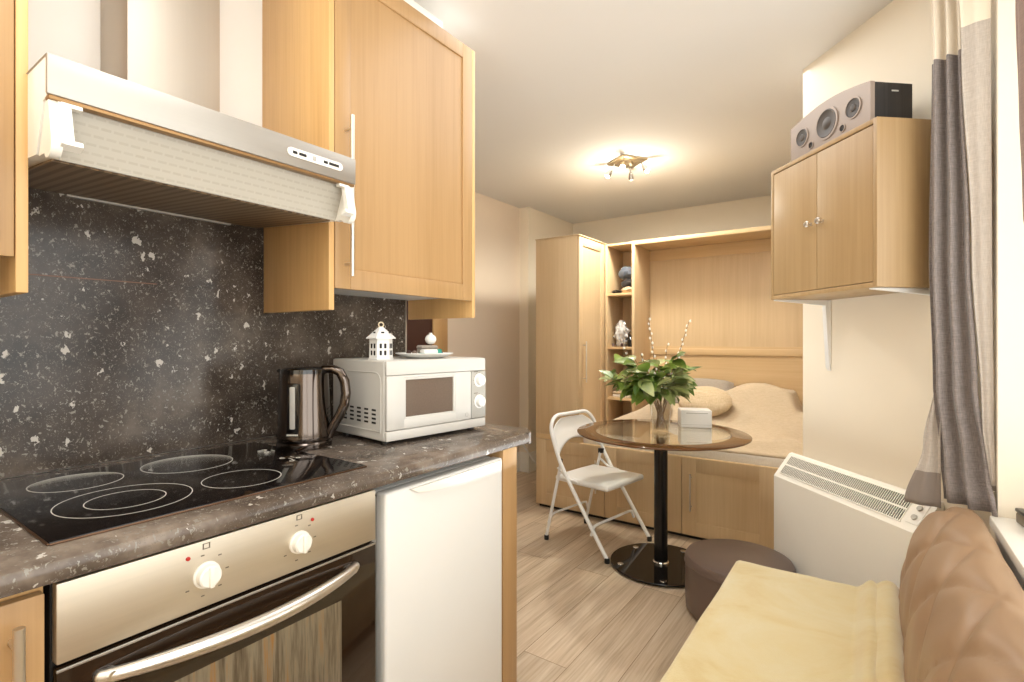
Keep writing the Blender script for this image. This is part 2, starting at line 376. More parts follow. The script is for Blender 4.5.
# chimney pier set at an angle, and the alcove wall behind it
cp = [(-.275, 2.72), (.28, 2.098), (1.2, 2.098), (1.2, 2.95), (-.2, 2.85)]
b = MB(); b.prism(cp, lambda x, y, d: (x, y, d), 0, CH); struct(b.build('wall_corner', M['wall']))
b = MB(); b.box(.45, 2.93, 0, .6, 4.92, CH); struct(b.build('wall_alcove', M['wall']))
# window wall with an opening
SILL = .735; WT = 2.33; WY0 = -.75; WY1 = 1.98; WX = .28
b = MB()
b.box(WX, -1.4, 0, .62, WY0, CH); b.box(WX, WY1, 0, .62, 2.098, CH); b.box(WX, WY0, 0, .62, WY1, SILL-.03); b.box(WX, WY0, WT, .62, WY1, CH)
struct(b.build('wall_right', M['wall']))
w = struct(thing('window_1', 'wide white framed window in the right hand wall', 'window', (.53, .6, SILL)))
del w['category']
b = MB(); b.box(.50, WY0, SILL, .56, WY0+.06, WT); b.box(.50, WY1-.06, SILL, .56, WY1, WT); b.box(.50, WY0, SILL, .56, WY1, SILL+.06); b.box(.50, WY0, WT-.06, .56, WY1, WT)
for y in (.16, 1.07): b.box(.505, y-.025, SILL, .555, y+.025, WT)
b.build('window_frame', M['trim'], w, world=True)
b = MB(); b.box(.527, WY0+.04, SILL+.04, .533, WY1-.04, WT-.04); b.build('window_pane', M['pane'], w, world=True)
b = MB(); b.box(.262, WY0-.02, SILL-.03, .52, WY1-.001, SILL, .004); b.build('window_sill', M['trim'], w, world=True)
# skirting on the far left walls
b = MB(); b.prism([(0, 0), (.018, 0), (.018, .15), (.008, .18), (0, .18)], lambda a, c, d: (-2.75+a, d, c), 1.563, 4.05)
b.prism([(0, 0), (.018, 0), (.018, .15), (.008, .18), (0, .18)], lambda a, c, d: (d, 4.05-a, c), -2.75, -2.632)
b.prism([(0, 0), (.018, 0), (.018, .15), (.008, .18), (0, .18)], lambda a, c, d: (-2.65+a, d, c), 4.05, 4.92)
struct(b.build('baseboard_left', M['trim']))
# doorway on the left wall, seen under the wall cupboard
d = struct(thing('door_1', 'dark maroon door in an oak frame on the left wall', 'door', (-2.75, 2.7, 0))); del d['category']
b = MB(); b.box(-2.75, 2.02, 0, -2.735, 2.86, 1.98, .003); b.build('door_leaf', M['maroon'], d, world=True)
b = MB(); b.box(-2.75, 2.86, 0, -2.722, 3.02, 2.10, .004); b.box(-2.75, 1.90, 0, -2.722, 2.02, 2.10, .004); b.box(-2.75, 2.02, 1.98, -2.722, 2.86, 2.10, .004)
b.build('door_frame', M['oak'], d, world=True)
b = MB(); b.tube([(-2.735, 2.78, 1.0), (-2.69, 2.78, 1.0), (-2.685, 2.74, 1.0), (-2.685, 2.66, 1.0)], .009); b.build('door_handle', M['satin'], d, world=True)

# ------------------------------------------------------------------ helpers for joinery
def bar_handle(parent, x, y, z0, z1, out=(1, 0, 0), off=.034, r=.006, name='handle', mat=None, world=True):
    o = Vector(out); p = Vector((x, y, 0))
    h = MB(); q = p+o*off
    h.cyl((q.x, q.y, z0), (q.x, q.y, z1), r, seg=14)
    for z in (z0+.06*(z1-z0)+.01, z1-.06*(z1-z0)-.01): h.cyl((p.x, p.y, z), (q.x, q.y, z), r*.75, seg=10)
    return h.build(name, mat or M['satin'], parent, world=world)
def shaker(P, Q, z0, z1, t=.02, fr=.06, rec=.006, b=.0015, off=0.0):
    """framed door between plan points P -> Q (front face on the right-hand side of P->Q turned outwards)"""
    P = Vector((*P, 0)); Q = Vector((*Q, 0)); w = (Q-P).length; a = math.atan2(Q.y-P.y, Q.x-P.x)
    m = MB(); m.M = Matrix.Translation(P) @ Matrix.Rotation(a, 4, 'Z')
    m.box(0, 0, z0, fr, t, z1, b); m.box(w-fr, 0, z0, w, t, z1, b)
    m.box(fr, 0, z0, w-fr, t, z0+fr, b); m.box(fr, 0, z1-fr, w-fr, t, z1, b)
    m.box(fr-.002, rec, z0+fr-.002, w-fr+.002, t-.002, z1-fr+.002)
    return m

# ------------------------------------------------------------------ kitchen run
XF = -.98
b = MB()
pf = [(-1.645, .872), (-.992, .872), (-.984, .875), (-.980, .882), (-.980, .898), (-.985, .906), (-.995, .910), (-1.645, .910)]
b.prism(pf, lambda x, z, d: (x, d, z), -.75, 1.50)
b.prism([(-1.645, 1.50), (-.98, 1.50), (-.98, 1.515), (-1.04, 1.575), (-1.645, 1.575)], lambda x, y, d: (x, y, d), .872, .910)
tag(b.build('kitchen_worktop', M['granite'], loc=(-1.3, .4, .872), world=True), 'long dark speckled granite-look worktop over the oven and white fridge', 'worktop')
t = thing('splashback', 'dark speckled splashback behind the hob with a fine copper seam', 'splashback', (-1.65, .4, .911))
b = MB(); b.box(KW+.001, -.75, .911, -1.645, 1.555, 1.3858); b.build('lower_panel', M['granite2'], t, world=True)
b = MB(); b.box(KW+.001, -.75, 1.3862, -1.645, 1.555, 1.64); b.build('upper_panel', M['granite2'], t, world=True)
b = MB(); b.box(KW+.001, -.75, 1.3848, -1.6445,   .62, 1.3872); b.build('seam_strip', plain('copper_seam', S(124, 84, 62), .5, .3), t, world=True)
b = MB(); b.box(KW+.001, 1.555, .911, -1.643, 1.563, 1.64); b.build('edge_trim', M['steel'], t, world=True)

# base cabinet left of the oven
t = thing('base_cabinet', 'oak base cabinet left of the oven at the bottom left corner', 'cabinet', (-1.3, -.1, 0))
b = MB(); b.box(-1.62, -.42, .12, -1.022, .235, .868); b.build('carcass', M['oakh'], t, world=True)
dd = shaker((-1.0, .232), (-1.0, -.40), .13, .858, .02, .085)
# front must face +x: P->Q runs towards -y so local +y points to +x ; shift so that the front is flush
dd = MB(); dd.M = Matrix.Translation((-1.0, -.40, 0)) @ Matrix.Rotation(R(90), 4, 'Z')
dd.box(0, 0, .13, .09, .02, .858, .002); dd.box(.542, 0, .13, .632, .02, .858, .002); dd.box(.09, 0, .13, .542, .02, .22, .002); dd.box(.09, 0, .768, .542, .02, .858, .002); dd.box(.088, .006, .218, .544, .018, .77)
do = dd.build('door', M['oak'], t, world=True)
bar_handle(do, -1.0, .197, .50, .833, r=.0068)
b = MB(); b.box(-1.60, -.42, 0, -1.05, .235, .12); b.build('plinth', M['oakh'], t, world=True)

# oven
t = thing('built_in_oven', 'built-in oven with steel control panel and dark glass door', 'oven', (-1.3, .546, .15))
b = MB(); b.box(-1.6, .2425, .15, -1.021, .8495, .868); b.build('body', M['dark'], t, world=True)
b = MB(); b.box(-1.02, .2445, .744, -.999, .8475, .866, .003); cpn = b.build('control_panel', M['steelp'], t, world=True)
for ky, red in ((.4565, -1), (.6426, 1)):
    b = MB(); b.M = Matrix.Translation((-.999, ky, .803)) @ Matrix.Rotation(R(90), 4, 'Y')
    b.lathe([(0, 0), (.0235, 0), (.0235, .004), (.0205, .006), (.0195, .017), (.017, .0195), (0, .0195)], seg=28)
    b.box(-.0185, -.0045, .015, .0185, .0045, .0255, .003)
    b.build('knob', M['whitep'], cpn, world=True)
    for i in range(1, 7):
        a = R(-60+i*50); cy = ky+.037*math.sin(a); cz = .803+.037*math.cos(a)
        b = MB(); b.box(-.9992, cy-.003, cz-.0011, -.9985, cy+.003, cz+.0011); b.build('dial_mark', M['markg'], cpn, world=True)
    b = MB(); b.box(-.9992, ky-.0065, .850, -.9985, ky-.0045, .8605); b.box(-.9992, ky+.0045, .850, -.9985, ky+.0065, .8605); b.box(-.9992, ky-.0065, .850, -.9985, ky+.0065, .8515); b.box(-.9992, ky-.0065, .859, -.9985, ky+.0065, .8605)
    b.build('mode_symbol', M['markg'], cpn, world=True)
    b = MB(); b.M = Matrix.Translation((-.999, ky+red*.031, .842)) @ Matrix.Rotation(R(90), 4, 'Y'); b.lathe([(0, 0), (.0038, 0), (.0036, .002), (0, .003)], seg=14)
    b.build('indicator_lamp', M['red'], cpn, world=True)
b = MB(); b.box(-1.02, .2445, .16, -.998, .8475, .7375, .003); od = b.build('oven_door', M['ovenglass'], t, world=True)
b = MB(); b.box(-.9985, .345, .26, -.9972, .748, .637, .0005); b.build('door_window', M['dirty'], od, world=True)
b = MB(); b.box(-1.0, .2445, .733, -.9965, .8475, .7378, .001); b.build('door_edge_strip', M['steel'], od, world=True)
b = MB(); pts = []; rad = []
for i in range(25):
    s = i/24; pts.append((-.992+.052*math.sin(math.pi*s)**.75, .297+.484*s, .704-.002*math.sin(math.pi*s))); rad.append(.0105+.0035*math.sin(math.pi*s))
b.tube(pts, rad, 16); b.ball(pts[0], .0105, 12); b.ball(pts[-1], .0105, 12)
b.cyl((-1.0, .31, .704), (-.975, .31, .704), .008); b.cyl((-1.0, .768, .704), (-.975, .768, .704), .008)
b.build('handle', M['satin'], od, world=True)

# hob
t = thing('ceramic_hob', 'black ceramic hob with pale printed rings set in the worktop', 'hob', (-1.31, .555, .910))
b = MB(); b.box(-1.572, .249, .9103, -1.052, .862, .9155, .002); b.build('glass_plate', M['hobglass'], t, world=True)
b = MB()
b.box(-1.0525, .249, .9103, -1.049, .862, .914, .001); b.box(-1.572, .8615, .9103, -1.052, .865, .914, .001); b.box(-1.572, .246, .9103, -1.052, .2495, .914, .001); b.build('trim_strip', plain('bronze_trim', S(110, 82, 62), .3, .8), t, world=True)
for (x, y, r) in ((-1.215, .405, .112), (-1.215, .405, .066), (-1.452, .392, .083), (-1.437, .613, .100), (-1.182, .618, .081)):
    b = MB(); b.ring((x, y, .9155), r-.0014, r+.0003, 0, .0003, 72); b.build('cooking_ring', M['markw'], t, world=True)
for (cx, cy) in ((-1.405, .812), (-1.275, .796)):
    b = MB()
    for k in range(7):
        dx = (rnd.random()-.5)*.06; dy = (rnd.random()-.5)*.035
        if k % 2: b.ring((cx+dx, cy+dy, .9155), .0045, .0062, 0, .0003, 16)
        else: b.box(cx+dx-.009, cy+dy-.001, .9155, cx+dx+.009, cy+dy+.001, .9158)
    b.build('touch_markings', M['markw'], t, world=True)

# fridge
t = thing('undercounter_fridge', 'white undercounter fridge beside the oven', 'fridge', (-1.3, 1.12, 0))
b = MB(); b.box(-1.6, .862, .03, -1.045, 1.370, .845, .004)
for (x, y) in ((-1.1, .9), (-1.1, 1.33), (-1.55, .9), (-1.55, 1.33)): b.cyl((x, y, 0), (x, y, .03), .015)
b.build('cabinet_body', M['white'], t, world=True)
b = MB(); b.box(-1.045, .866, .07, -1.035, 1.366, .835); b.build('door_seal', M['greyp'], t, world=True)
b = MB(); b.box(-1.035, .876, .06, -.995, 1.368, .848, .008, 3); fd = b.build('fridge_door', M['white'], t, world=True)
b = MB(); n = 14
poly = [(.955, .842), (1.355, .842)]+[(1.355-.40*i/n, .842-.026*math.sin(math.pi*i/n)**.5-.002) for i in range(n+1)]
b.prism([p for i, p in enumerate(poly) if i not in (2, len(poly)-1)], lambda y, z, d: (d, y, z), -.997, -.988)
b.build('grip', M['whitep'], fd, world=True)
# support panel at the end
b = MB(); b.box(-1.6, 1.378, 0, -1.0, 1.458, .8715, .003)
tag(b.build('end_panel', M['oak'], loc=(-1.3, 1.418, 0), world=True), 'oak end panel holding up the worktop right of the white fridge', 'panel')

# wall cupboards
def wall_cupboard(label, y0, y1, handle_y):
    t = thing('wall_cupboard', label, 'cupboard', (-1.47, (y0+y1)/2, 1.318))
    for (a, c, nm) in ((y0, y0+.018, 'side_panel'), (y1-.018, y1, 'side_panel')):
        b = MB(); b.box(KW, a, 1.318, -1.2985, c, 2.37, .0015); b.build(nm, M['oakh'], t, world=True)
    b = MB(); b.box(KW, y0+.018, 1.400, -1.325, y1-.018, 1.418); b.box(KW, y0+.018, 2.35, -1.325, y1-.018, 2.368); b.box(KW, y0+.018, 1.41, KW+.01, y1-.018, 2.36)
    b.build('carcass', M['white'], t, world=True)
    m = MB(); m.M = Matrix.Translation((-1.317, y0+.020, 0)) @ Matrix.Rotation(R(90), 4, 'Z')
    wd = y1-y0-.040; f = .055; z0 = 1.383; z1 = 2.369
    # local y runs to -x; front at local y=-.02
    m.box(0, -.02, z0, f, 0, z1, .0018); m.box(wd-f, -.02, z0, wd, 0, z1, .0018); m.box(f, -.02, z0, wd-f, 0, z0+.06, .0018); m.box(f, -.02, z1-f, wd-f, 0, z1, .0018)
    m.box(f-.002, -.0135, z0+.058, wd-f+.002, -.002, z1-f+.002)
    do = m.build('door', M['oak'], t, world=True)
    bar_handle(do, -1.297, handle_y, 1.418, 1.893)
    return t
wall_cupboard('tall oak wall cupboard above the white microwave, right of the steel hood', .93, 1.60, .985)
wall_cupboard('oak wall cupboard at the left edge of the photo, left of the steel hood', -.38, .278, .222)
b = MB(); b.box(-1.50, 1.13, 2.3702, -1.303, 1.42, 2.398, .003)
tag(b.build('flat_box', M['whitep'], loc=(-1.40, 1.27, 2.3702), world=True), 'flat white box lying on top of the right oak wall cupboard', 'box')

# extractor hood
t = thing('cooker_hood', 'stainless steel chimney cooker hood above the hob', 'cooker hood', (-1.42, .6, 1.59))
b = MB(); pr = [(KW, 1.597), (-1.245, 1.566), (-1.206, 1.652), (-1.18, 1.658), (-1.18, 1.7262), (KW, 1.7262)]
b.prism(pr, lambda x, z, d: (x, d, z), .277, .923); b.build('canopy', M['whitep'], t, world=True)
b = MB(); b.box(-1.182, .2745, 1.657, -1.172, .9255, 1.7275, .003); b.box(-1.60, .2745, 1.7262, -1.175, .9255, 1.7275, .0005); fs = b.build('fascia', M['steel'], t, world=True)
b = MB(); b.box(-1.195, .2775, 1.650, -1.1745, .9225, 1.6575, .002); b.build('drip_rail', plain('bronze_rail', S(150, 116, 76), .35, .6), t, world=True)
b = MB(); q = [(-1.206, 1.6515), (-1.199, 1.6515), (-1.234, 1.562), (-1.242, 1.564)]
b.prism(q, lambda x, z, d: (x, d, z), .282, .918); b.build('visor', M['visor'], t, world=True)
for s, y in ((0, .279), (1, .905)):
    y2 = y+.016
    b = MB(); q = [(-1.198, 1.6525), (-1.182, 1.6515), (-1.166, 1.580)]+[(-1.188+.022*math.cos(R(a)), 1.572+.022*math.sin(R(a))) for a in (0, -30, -60, -90, -120, -150)]+[(-1.238, 1.562)]
    b.prism(q, lambda x, z, d: (x, d, z), y, y2)
    yi = y2 if s == 0 else y
    sg = 1 if s == 0 else -1
    q2 = [(-1.192, 1.6515), (-1.178, 1.6505), (-1.156, 1.572), (-1.172, 1.566)]
    b.prism(q2, lambda x, z, d: (x, d, z), yi-sg*.004, yi+sg*.014)
    b.prism([(-1.194, 1.6515), (-1.176, 1.6505), (-1.174, 1.643), (-1.190, 1.643)], lambda x, z, d: (x, d, z), yi, yi+sg*.030)
    b.prism([(-1.176, 1.578), (-1.158, 1.580), (-1.155, 1.571), (-1.173, 1.564)], lambda x, z, d: (x, d, z), yi, yi+sg*.026)
    b.build('end_cap', M['whitep'], t, world=True)
b = MB(); b.prism([(-1.640, 1.5955), (-1.252, 1.566), (-1.252, 1.562), (-1.640, 1.590)], lambda x, z, d: (x, d, z), .30, .90); b.build('grease_filter', M['filter'], t, world=True)
b = MB(); b.box(-1.648, .42, 1.585, -1.634, .82, 1.593, .002); b.build('filter_catch', M['greyp'], t, world=True)
b = MB(); zc = 1.691
sh = [(.732+.0105*math.cos(R(a)), zc+.0105*math.sin(R(a))) for a in range(90, 271, 20)]+[(.870+.0105*math.cos(R(a)), zc+.0105*math.sin(R(a))) for a in range(-90, 91, 20)]
b.prism(sh, lambda y, z, d: (d, y, z), -1.1725, -1.1695); cp_ = b.build('control_panel', M['whitep'], fs, world=True)
for y0, y1 in ((.735, .747), (.752, .772), (.822, .834), (.838, .868)):
    b = MB(); b.box(-1.17, y0, zc-.0035, -1.1682, y1, zc+.0035, .0006)
    b.build('slide_switch', M['black'], cp_, world=True)
b = MB(); b.box(-1.17, .79, zc-.006, -1.1685, .80, zc+.006, .0006); b.build('badge', M['greyp'], cp_, world=True)
b = MB(); b.box(KW, .494, 1.7276, -1.476, .71, 2.46, .002); b.build('chimney_duct', M['steelv'], t, world=True)
b = MB(); b.box(-1.60, .4925, 1.76, -1.52, .495, 1.80); b.build('duct_vent_slot', M['dark'], t, world=True)

# ------------------------------------------------------------------ things on the worktop
t = thing('electric_kettle', 'dark chrome electric kettle standing on the worktop behind the hob', 'kettle', (-1.412, .925, .9105), R(20))
b = MB(); b.lathe([(0, 0), (.078, 0), (.079, .004), (.079, .016), (.076, .02), (0, .02)], seg=40); b.build('power_base', M['kettle'], t)
b = MB(); b.lathe([(0, .021), (.076, .021), (.078, .026), (.078, .034), (.076, .06), (.0735, .12), (.071, .18), (.0695, .215), (.068, .222), (.06, .224)], seg=48)
# pouring lip
lip = [(-.0675, -.024), (-.092, 0), (-.0675, .024)]
b.prism(lip, lambda a, c, d: (a*(1-.0*(d)), c, d), .198, .224)
b.build('jug', M['kettle'], t)
b = MB(); b.lathe([(.069, .2205), (.067, .232), (.055, .238), (.02, .241), (0, .241)], seg=40); b.box(-.088, -.016, .2205, -.04, .016, .232, .005); b.build('lid', M['blackgl'], t)
b = MB(); hp = [(.055, 0, .232), (.085, 0, .233), (.108, 0, .222), (.122, 0, .195), (.126, 0, .16), (.121, 0, .125), (.108, 0, .095), (.092, 0, .07), (.080, 0, .045), (.074, 0, .028)]
b.M = Matrix.Rotation(R(15), 4, 'Z')
b.tube(hp, [.012, .013, .014, .0145, .0145, .0145, .0145, .014, .013, .012], 14); b.build('handle', M['kettle'], t)
# gauge faces the camera side (world direction to camera from kettle)
ga = math.atan2(-.945, 1.40)-R(20)-R(24)
b = MB(); b.M = Matrix.Rotation(ga, 4, 'Z'); b.box(.066, -.0085, .062, .079, .0085, .185, .004); b.build('water_gauge', plain('frosted_gauge', S(176, 172, 166), .3), t)
b = MB(); b.M = Matrix.Rotation(ga, 4, 'Z')
for i in range(7): b.box(.0755, -.0165+i*.0048, .044, .0785, -.0165+i*.0048+.0038, .0485, .0008)
b.build('maker_mark', M['markw'], t)
b = MB(); b.M = Matrix.Rotation(ga, 4, 'Z'); b.box(.06, -.020, .034, .0765, .020, .195, .01); b.build('gauge_surround', M['blackgl'], t)

# microwave: local x = along its front, y = into its depth
MWZ = .9102
M['mw'] = plain('warm_white_enamel', S(210, 206, 199), .32, var=.008)
t = thing('microwave', 'white microwave oven with two dials on the worktop', 'microwave', (-1.20, 1.058, MWZ), R(82.8))
W, D, H = .42, .315, .257
b = MB(); b.box(.0, .012, .012, W, D, H, .006, 3)
b.box(.004, .0105, .02, W-.004, .014, H-.004)
body = b.build('casing', M['mw'], t)
for (x, y) in ((.03, .05), (W-.03, .05), (.03, D-.04), (W-.03, D-.04)): b = MB(); b.cyl((x, y, 0), (x, y, .0125), .012); b.build('foot', M['black'], t)
b = MB(); b.box(.001, 0, .212, W-.001, .0115, H-.001, .004); b.box(.001, 0, .013, W-.001, .0115, .044, .004); b.build('front_frame', M['mw'], t)
b = MB()
b.box(.001, -.002, .045, .066, .0105, .211, .004); b.box(.273, -.002, .045, .347, .0105, .211, .004); b.box(.06, -.002, .045, .28, .0105, .075, .003); b.box(.06, -.002, .203, .28, .0105, .211, .003)
b.box(.064, .0, .074, .072, .0105, .204, .002); b.box(.267, .0, .074, .275, .0105, .204, .002); b.box(.07, .0, .196, .27, .0105, .205, .002); b.box(.07, .0, .073, .27, .0105, .081, .002)
md = b.build('microwave_door', M['mw'], t)
b = MB(); b.box(.071, .005, .080, .268, .0105, .197); b.build('door_window', plain('mesh_window', S(112, 96, 84), .12, var=.08, vs=200), md)
b = MB(); b.box(.349, -.0015, .045, W-.001, .0105, .211, .004); cpn = b.build('control_panel', M['greyp'], t)
for z in (.178, .103):
    b = MB(); b.M = Matrix.Translation((.385, -.0015, z)) @ Matrix.Rotation(R(90), 4, 'X')
    b.lathe([(0, 0), (.024, 0), (.024, .002), (.019, .003), (.0175, .016), (.0155, .018), (0, .018)], seg=28); b.box(-.004, -.017, .014, .004, .017, .021, .002)
    b.build('dial', M['white'], cpn)
    b = MB(); b.box(.360, -.0022, z+.029, .378, -.0012, z+.0315)
    for k in range(9):
        a = R(-120+30*k); b.box(.385+.0275*math.sin(a)-.001, -.0022, z+.0275*math.cos(a)-.001, .385+.0275*math.sin(a)+.001, -.0012, z+.0275*math.cos(a)+.001)
    b.build('dial_marks', M['markg'], cpn)
b = MB(); b.M = Matrix.Translation((.325, -.002, .062)) @ Matrix.Rotation(R(90), 4, 'X'); b.ring((0, 0, 0), .006, .0072, 0, .0004, 24); b.build('round_emblem', M['greyp'], md)
b = MB()
n = 20
ol = [(.05, .03), (.05, .20)]
b.tube([(-.0005, .028, .035), (-.0005, .028, .19)]+[(-.0005, .058-.03*math.cos(R(a)), .19+.03*math.sin(R(a))) for a in range(15, 91, 15)]+[(-.0005, .29, .22)], .0018, 6)
b.tube([(-.0005, .03, .04), (-.0005, .30, .04)], .0018, 6)
b.build('side_pressing', M['mw'], t)
for c in range(5):
    b = MB()
    for r_ in range(4): b.box(-.0008, .055+c*.042, .062+r_*.013, .002, .055+c*.042+.022, .062+r_*.013+.006)
    b.build('vent', M['dark'], t)

MWM = Matrix.Translation((-1.20, 1.058, MWZ)) @ Matrix.Rotation(R(82.8), 4, 'Z')
def on_mw(x, y): p = MWM @ Vector((x, y, H)); return (p.x, p.y, p.z+.0006)
# lantern house
t = thing('house_lantern', 'small white house-shaped candle lantern on the microwave', 'lantern', on_mw(.052, .105), R(60))
b = MB(); b.lathe([(0, 0), (.040, 0), (.040, .004), (.0375, .006), (.036, .066), (0, .066)], seg=6); b.build('house_walls', M['white'], t, angle=20)
b = MB(); b.lathe([(0, .066), (.047, .066), (.047, .069), (.007, .104), (0, .105)], seg=6); b.build('roof', M['white'], t, angle=20)
b = MB(); b.tube([(.008*math.cos(R(a)), 0, .111+.008*math.sin(R(a))) for a in range(0, 360, 30)], .0022, 8, closed=True); b.build('hanging_loop', M['rope'], t)
for k in range(6):
    a = R(30+60*k)
    for (dx, z) in ((-.007, .036), (.007, .036), (-.007, .014), (.007, .014)):
        b = MB(); b.M = Matrix.Rotation(a, 4, 'Z'); b.box(.030, dx-.0035, z, .0335, dx+.0035, z+.015, .0012)
        if math.cos(a+R(60)-math.atan2(-1.1, 1.3)) > -.2: b.build('window_hole', M['dark'], t)
        else: b.bm.free()
    b = MB(); b.M = Matrix.Rotation(a, 4, 'Z'); b.box(.0262, -.005, .0835, .0275, .005, .0885, .001); 
    if k in (3, 4, 5): b.build('heart_hole', M['dark'], t)
    else: b.bm.free()
# plate with bits
pc = on_mw(.235, .115)
b = MB(); b.lathe([(0, .004), (.05, .004), (.075, .010), (.098, .018), (.1, .0165), (.078, .006), (.055, 0), (0, 0)], seg=48)
tag(b.build('side_plate', M['white'], loc=pc), 'round white plate of trinkets on top of the microwave', 'plate')
def onp(dx, dy, z=.0045): return (pc[0]+dx, pc[1]+dy, pc[2]+z)
b = MB(); b.at((0, 0, 0), R(70)); b.box(-.038, -.028, 0, .038, .028, .013, .005); b.box(-.032, -.024, .013, .036, .026, .027, .005); b.box(-.034, -.022, .027, .030, .024, .039, .005)
tag(b.build('folded_cloth', M['greycl'], loc=onp(-.012, .028)), 'folded grey cloth on the white plate', 'cloth')
b = MB(); b.ball((0, 0, .02), .02, 20, (1, 1, .92)); b.cyl((0, 0, .036), (0, 0, .043), .006)
tag(b.build('white_bauble', M['white'], loc=onp(-.006, .036, .0445)), 'small round white ornament on the folded grey cloth', 'ornament')
t = thing('packet', 'white and teal packet on the front of the white plate', 'packet', onp(.040, -.012, .0085), R(80))
b = MB(); b.box(-.036, -.014, 0, .036, .014, .022, .005); b.build('wrapper', M['white'], t)
b = MB(); b.box(-.0365, -.0145, .003, .030, .0145, .010, .001); b.box(.02, -.0145, .003, .0365, .0147, .0225, .001); b.build('teal_band', M['teal'], t)
for (dx, dy, mt, lab) in ((-.028, -.048, 'maroon', 'dark red bead at the left rim of the white plate'), (.014, -.062, 'pouf', 'brown bead at the left rim of the white plate, nearest the lantern')):
    b = MB(); b.ball((0, 0, .009), .009, 12); tag(b.build('bead', M[mt], loc=onp(dx, dy, .009)), lab, 'bead')
b = MB(); b.lathe([(0, 0), (.012, 0), (.014, .008), (.010, .016), (0, .017)], seg=14)
tag(b.build('green_trinket', plain('dark_green_glass', S(60, 110, 90), .2), loc=onp(.028, .03, .0045)), 'small green trinket near the right of the plate', 'trinket')
b = MB(); b.lathe([(0, 0), (.010, 0), (.012, .006), (.006, .017), (0, .018)], seg=14)
tag(b.build('blue_trinket', plain('blue_grey_glass', S(90, 104, 120), .2), loc=onp(.014, .062, .0095)), 'small blue-grey trinket at the right rim of the plate', 'trinket')

# cable on the left wall
b = MB(); b.tube([(-2.735, 3.76, .46), (-2.70, 3.80, .43), (-2.62, 3.88, .32), (-2.56, 3.97, .16), (-2.50, 4.03, .05), (-2.46, 4.06, .009), (-2.2, 4.2, .009)], .008, 8)
tag(b.build('power_cable', M['white'], loc=(-2.5, 4.0, 0), world=True), 'white power cable hanging beside the far left wall', 'cable')

# ------------------------------------------------------------------ bed, wardrobe and shelves
BX0, BX1, BY = -2.06, .42, 3.25
t = thing('storage_bed', 'long beech bed base with three cupboard doors facing the table', 'bed base', (-1.2, 3.62, 0))
b = MB(); b.box(BX0, BY+.021, .03, BX1, 4.0, .455); b.box(BX0, BY+.021, .455, -1.70, 4.0, .545); b.box(-1.70, BY+.004, .455, BX1, BY+.03, .507); b.box(BX0, BY+.002, .508, -1.70, BY+.03, .545)
b.build('carcass', M['beechx'], t, world=True)
b = MB(); b.box(BX0+.01, BY+.035, 0, BX1, BY+.05, .03); b.build('plinth', M['dark'], t, world=True)
for (x0, x1, hx) in ((-2.058, -1.513, -1.565), (-1.509, -.992, None), (-.988, -.462, -.93)):
    m = shaker((x0, BY), (x1, BY), .028, .505, .02, .085, .005)
    do = m.build('cupboard_door', M['beech'], t, world=True)
    if hx: bar_handle(do, hx, BY, .185, .41, out=(0, -1, 0), off=.028, r=.0055)
m = shaker((-.458, BY), (.41, BY), .028, .505, .02, .085, .005); m.build('cupboard_door', M['beech'], t, world=True)

t = thing('wardrobe', 'tall beech wardrobe with a plain end panel left of the bed', 'wardrobe', (-1.88, 3.46, .545))
b = MB(); b.box(BX0, BY, .546, -1.722, BY+.02, 1.965, .002); b.build('end_panel', M['beech'], t, world=True)
b = MB(); b.box(BX0, BY+.02, .546, -1.722, 3.98, 1.955); b.build('carcass', M['beech'], t, world=True)
m = MB(); m.M = Matrix.Translation((-1.722, BY+.001, 0)) @ Matrix.Rotation(R(90), 4, 'Z')
f = .06; wd = .417; z0 = .55; z1 = 1.958
for bx in ((0, z0, f, z1), (wd-f, z0, wd, z1), (f, z0, wd-f, z0+f), (f, z1-f, wd-f, z1)): m.box(bx[0], -.02, bx[1], bx[2], 0, bx[3], .0018)
m.box(f-.002, -.013, z0+f-.002, wd-f+.002, -.002, z1-f+.002)
do = m.build('wardrobe_door', M['beech'], t, world=True)
bar_handle(do, -1.702, 3.312, .93, 1.22, off=.025, r=.0045)
b = MB(); b.box(BX0-.004, BY-.006, 1.9655, -1.698, 3.98, 1.972, .002); b.build('top_board', M['beech'], t, world=True)

SX0, SX1 = -1.7008, -1.487
t = thing('shelf_unit', 'narrow open beech shelf unit between the wardrobe and the bed', 'shelves', (-1.59, 3.83, .546))
b = MB(); b.box(SX0, 3.672, .546, SX0+.018, 3.99, 1.96, .0015); b.build('side_panel', M['beech'], t, world=True)
b = MB(); b.box(SX0+.018, 3.975, .546, SX1, 3.99, 1.96); b.build('back_panel', M['beech'], t, world=True)
b = MB(); b.box(SX0+.018, 3.672, 1.945, SX1, 3.975, 1.96, .001); b.build('top_board', M['beechx'], t, world=True)
SH = (1.584, 1.178, .793, .58)
for z in SH: b = MB(); b.box(SX0+.018, 3.676, z-.018, SX1, 3.975, z, .001); b.build('shelf', M['beechx'], t, world=True)

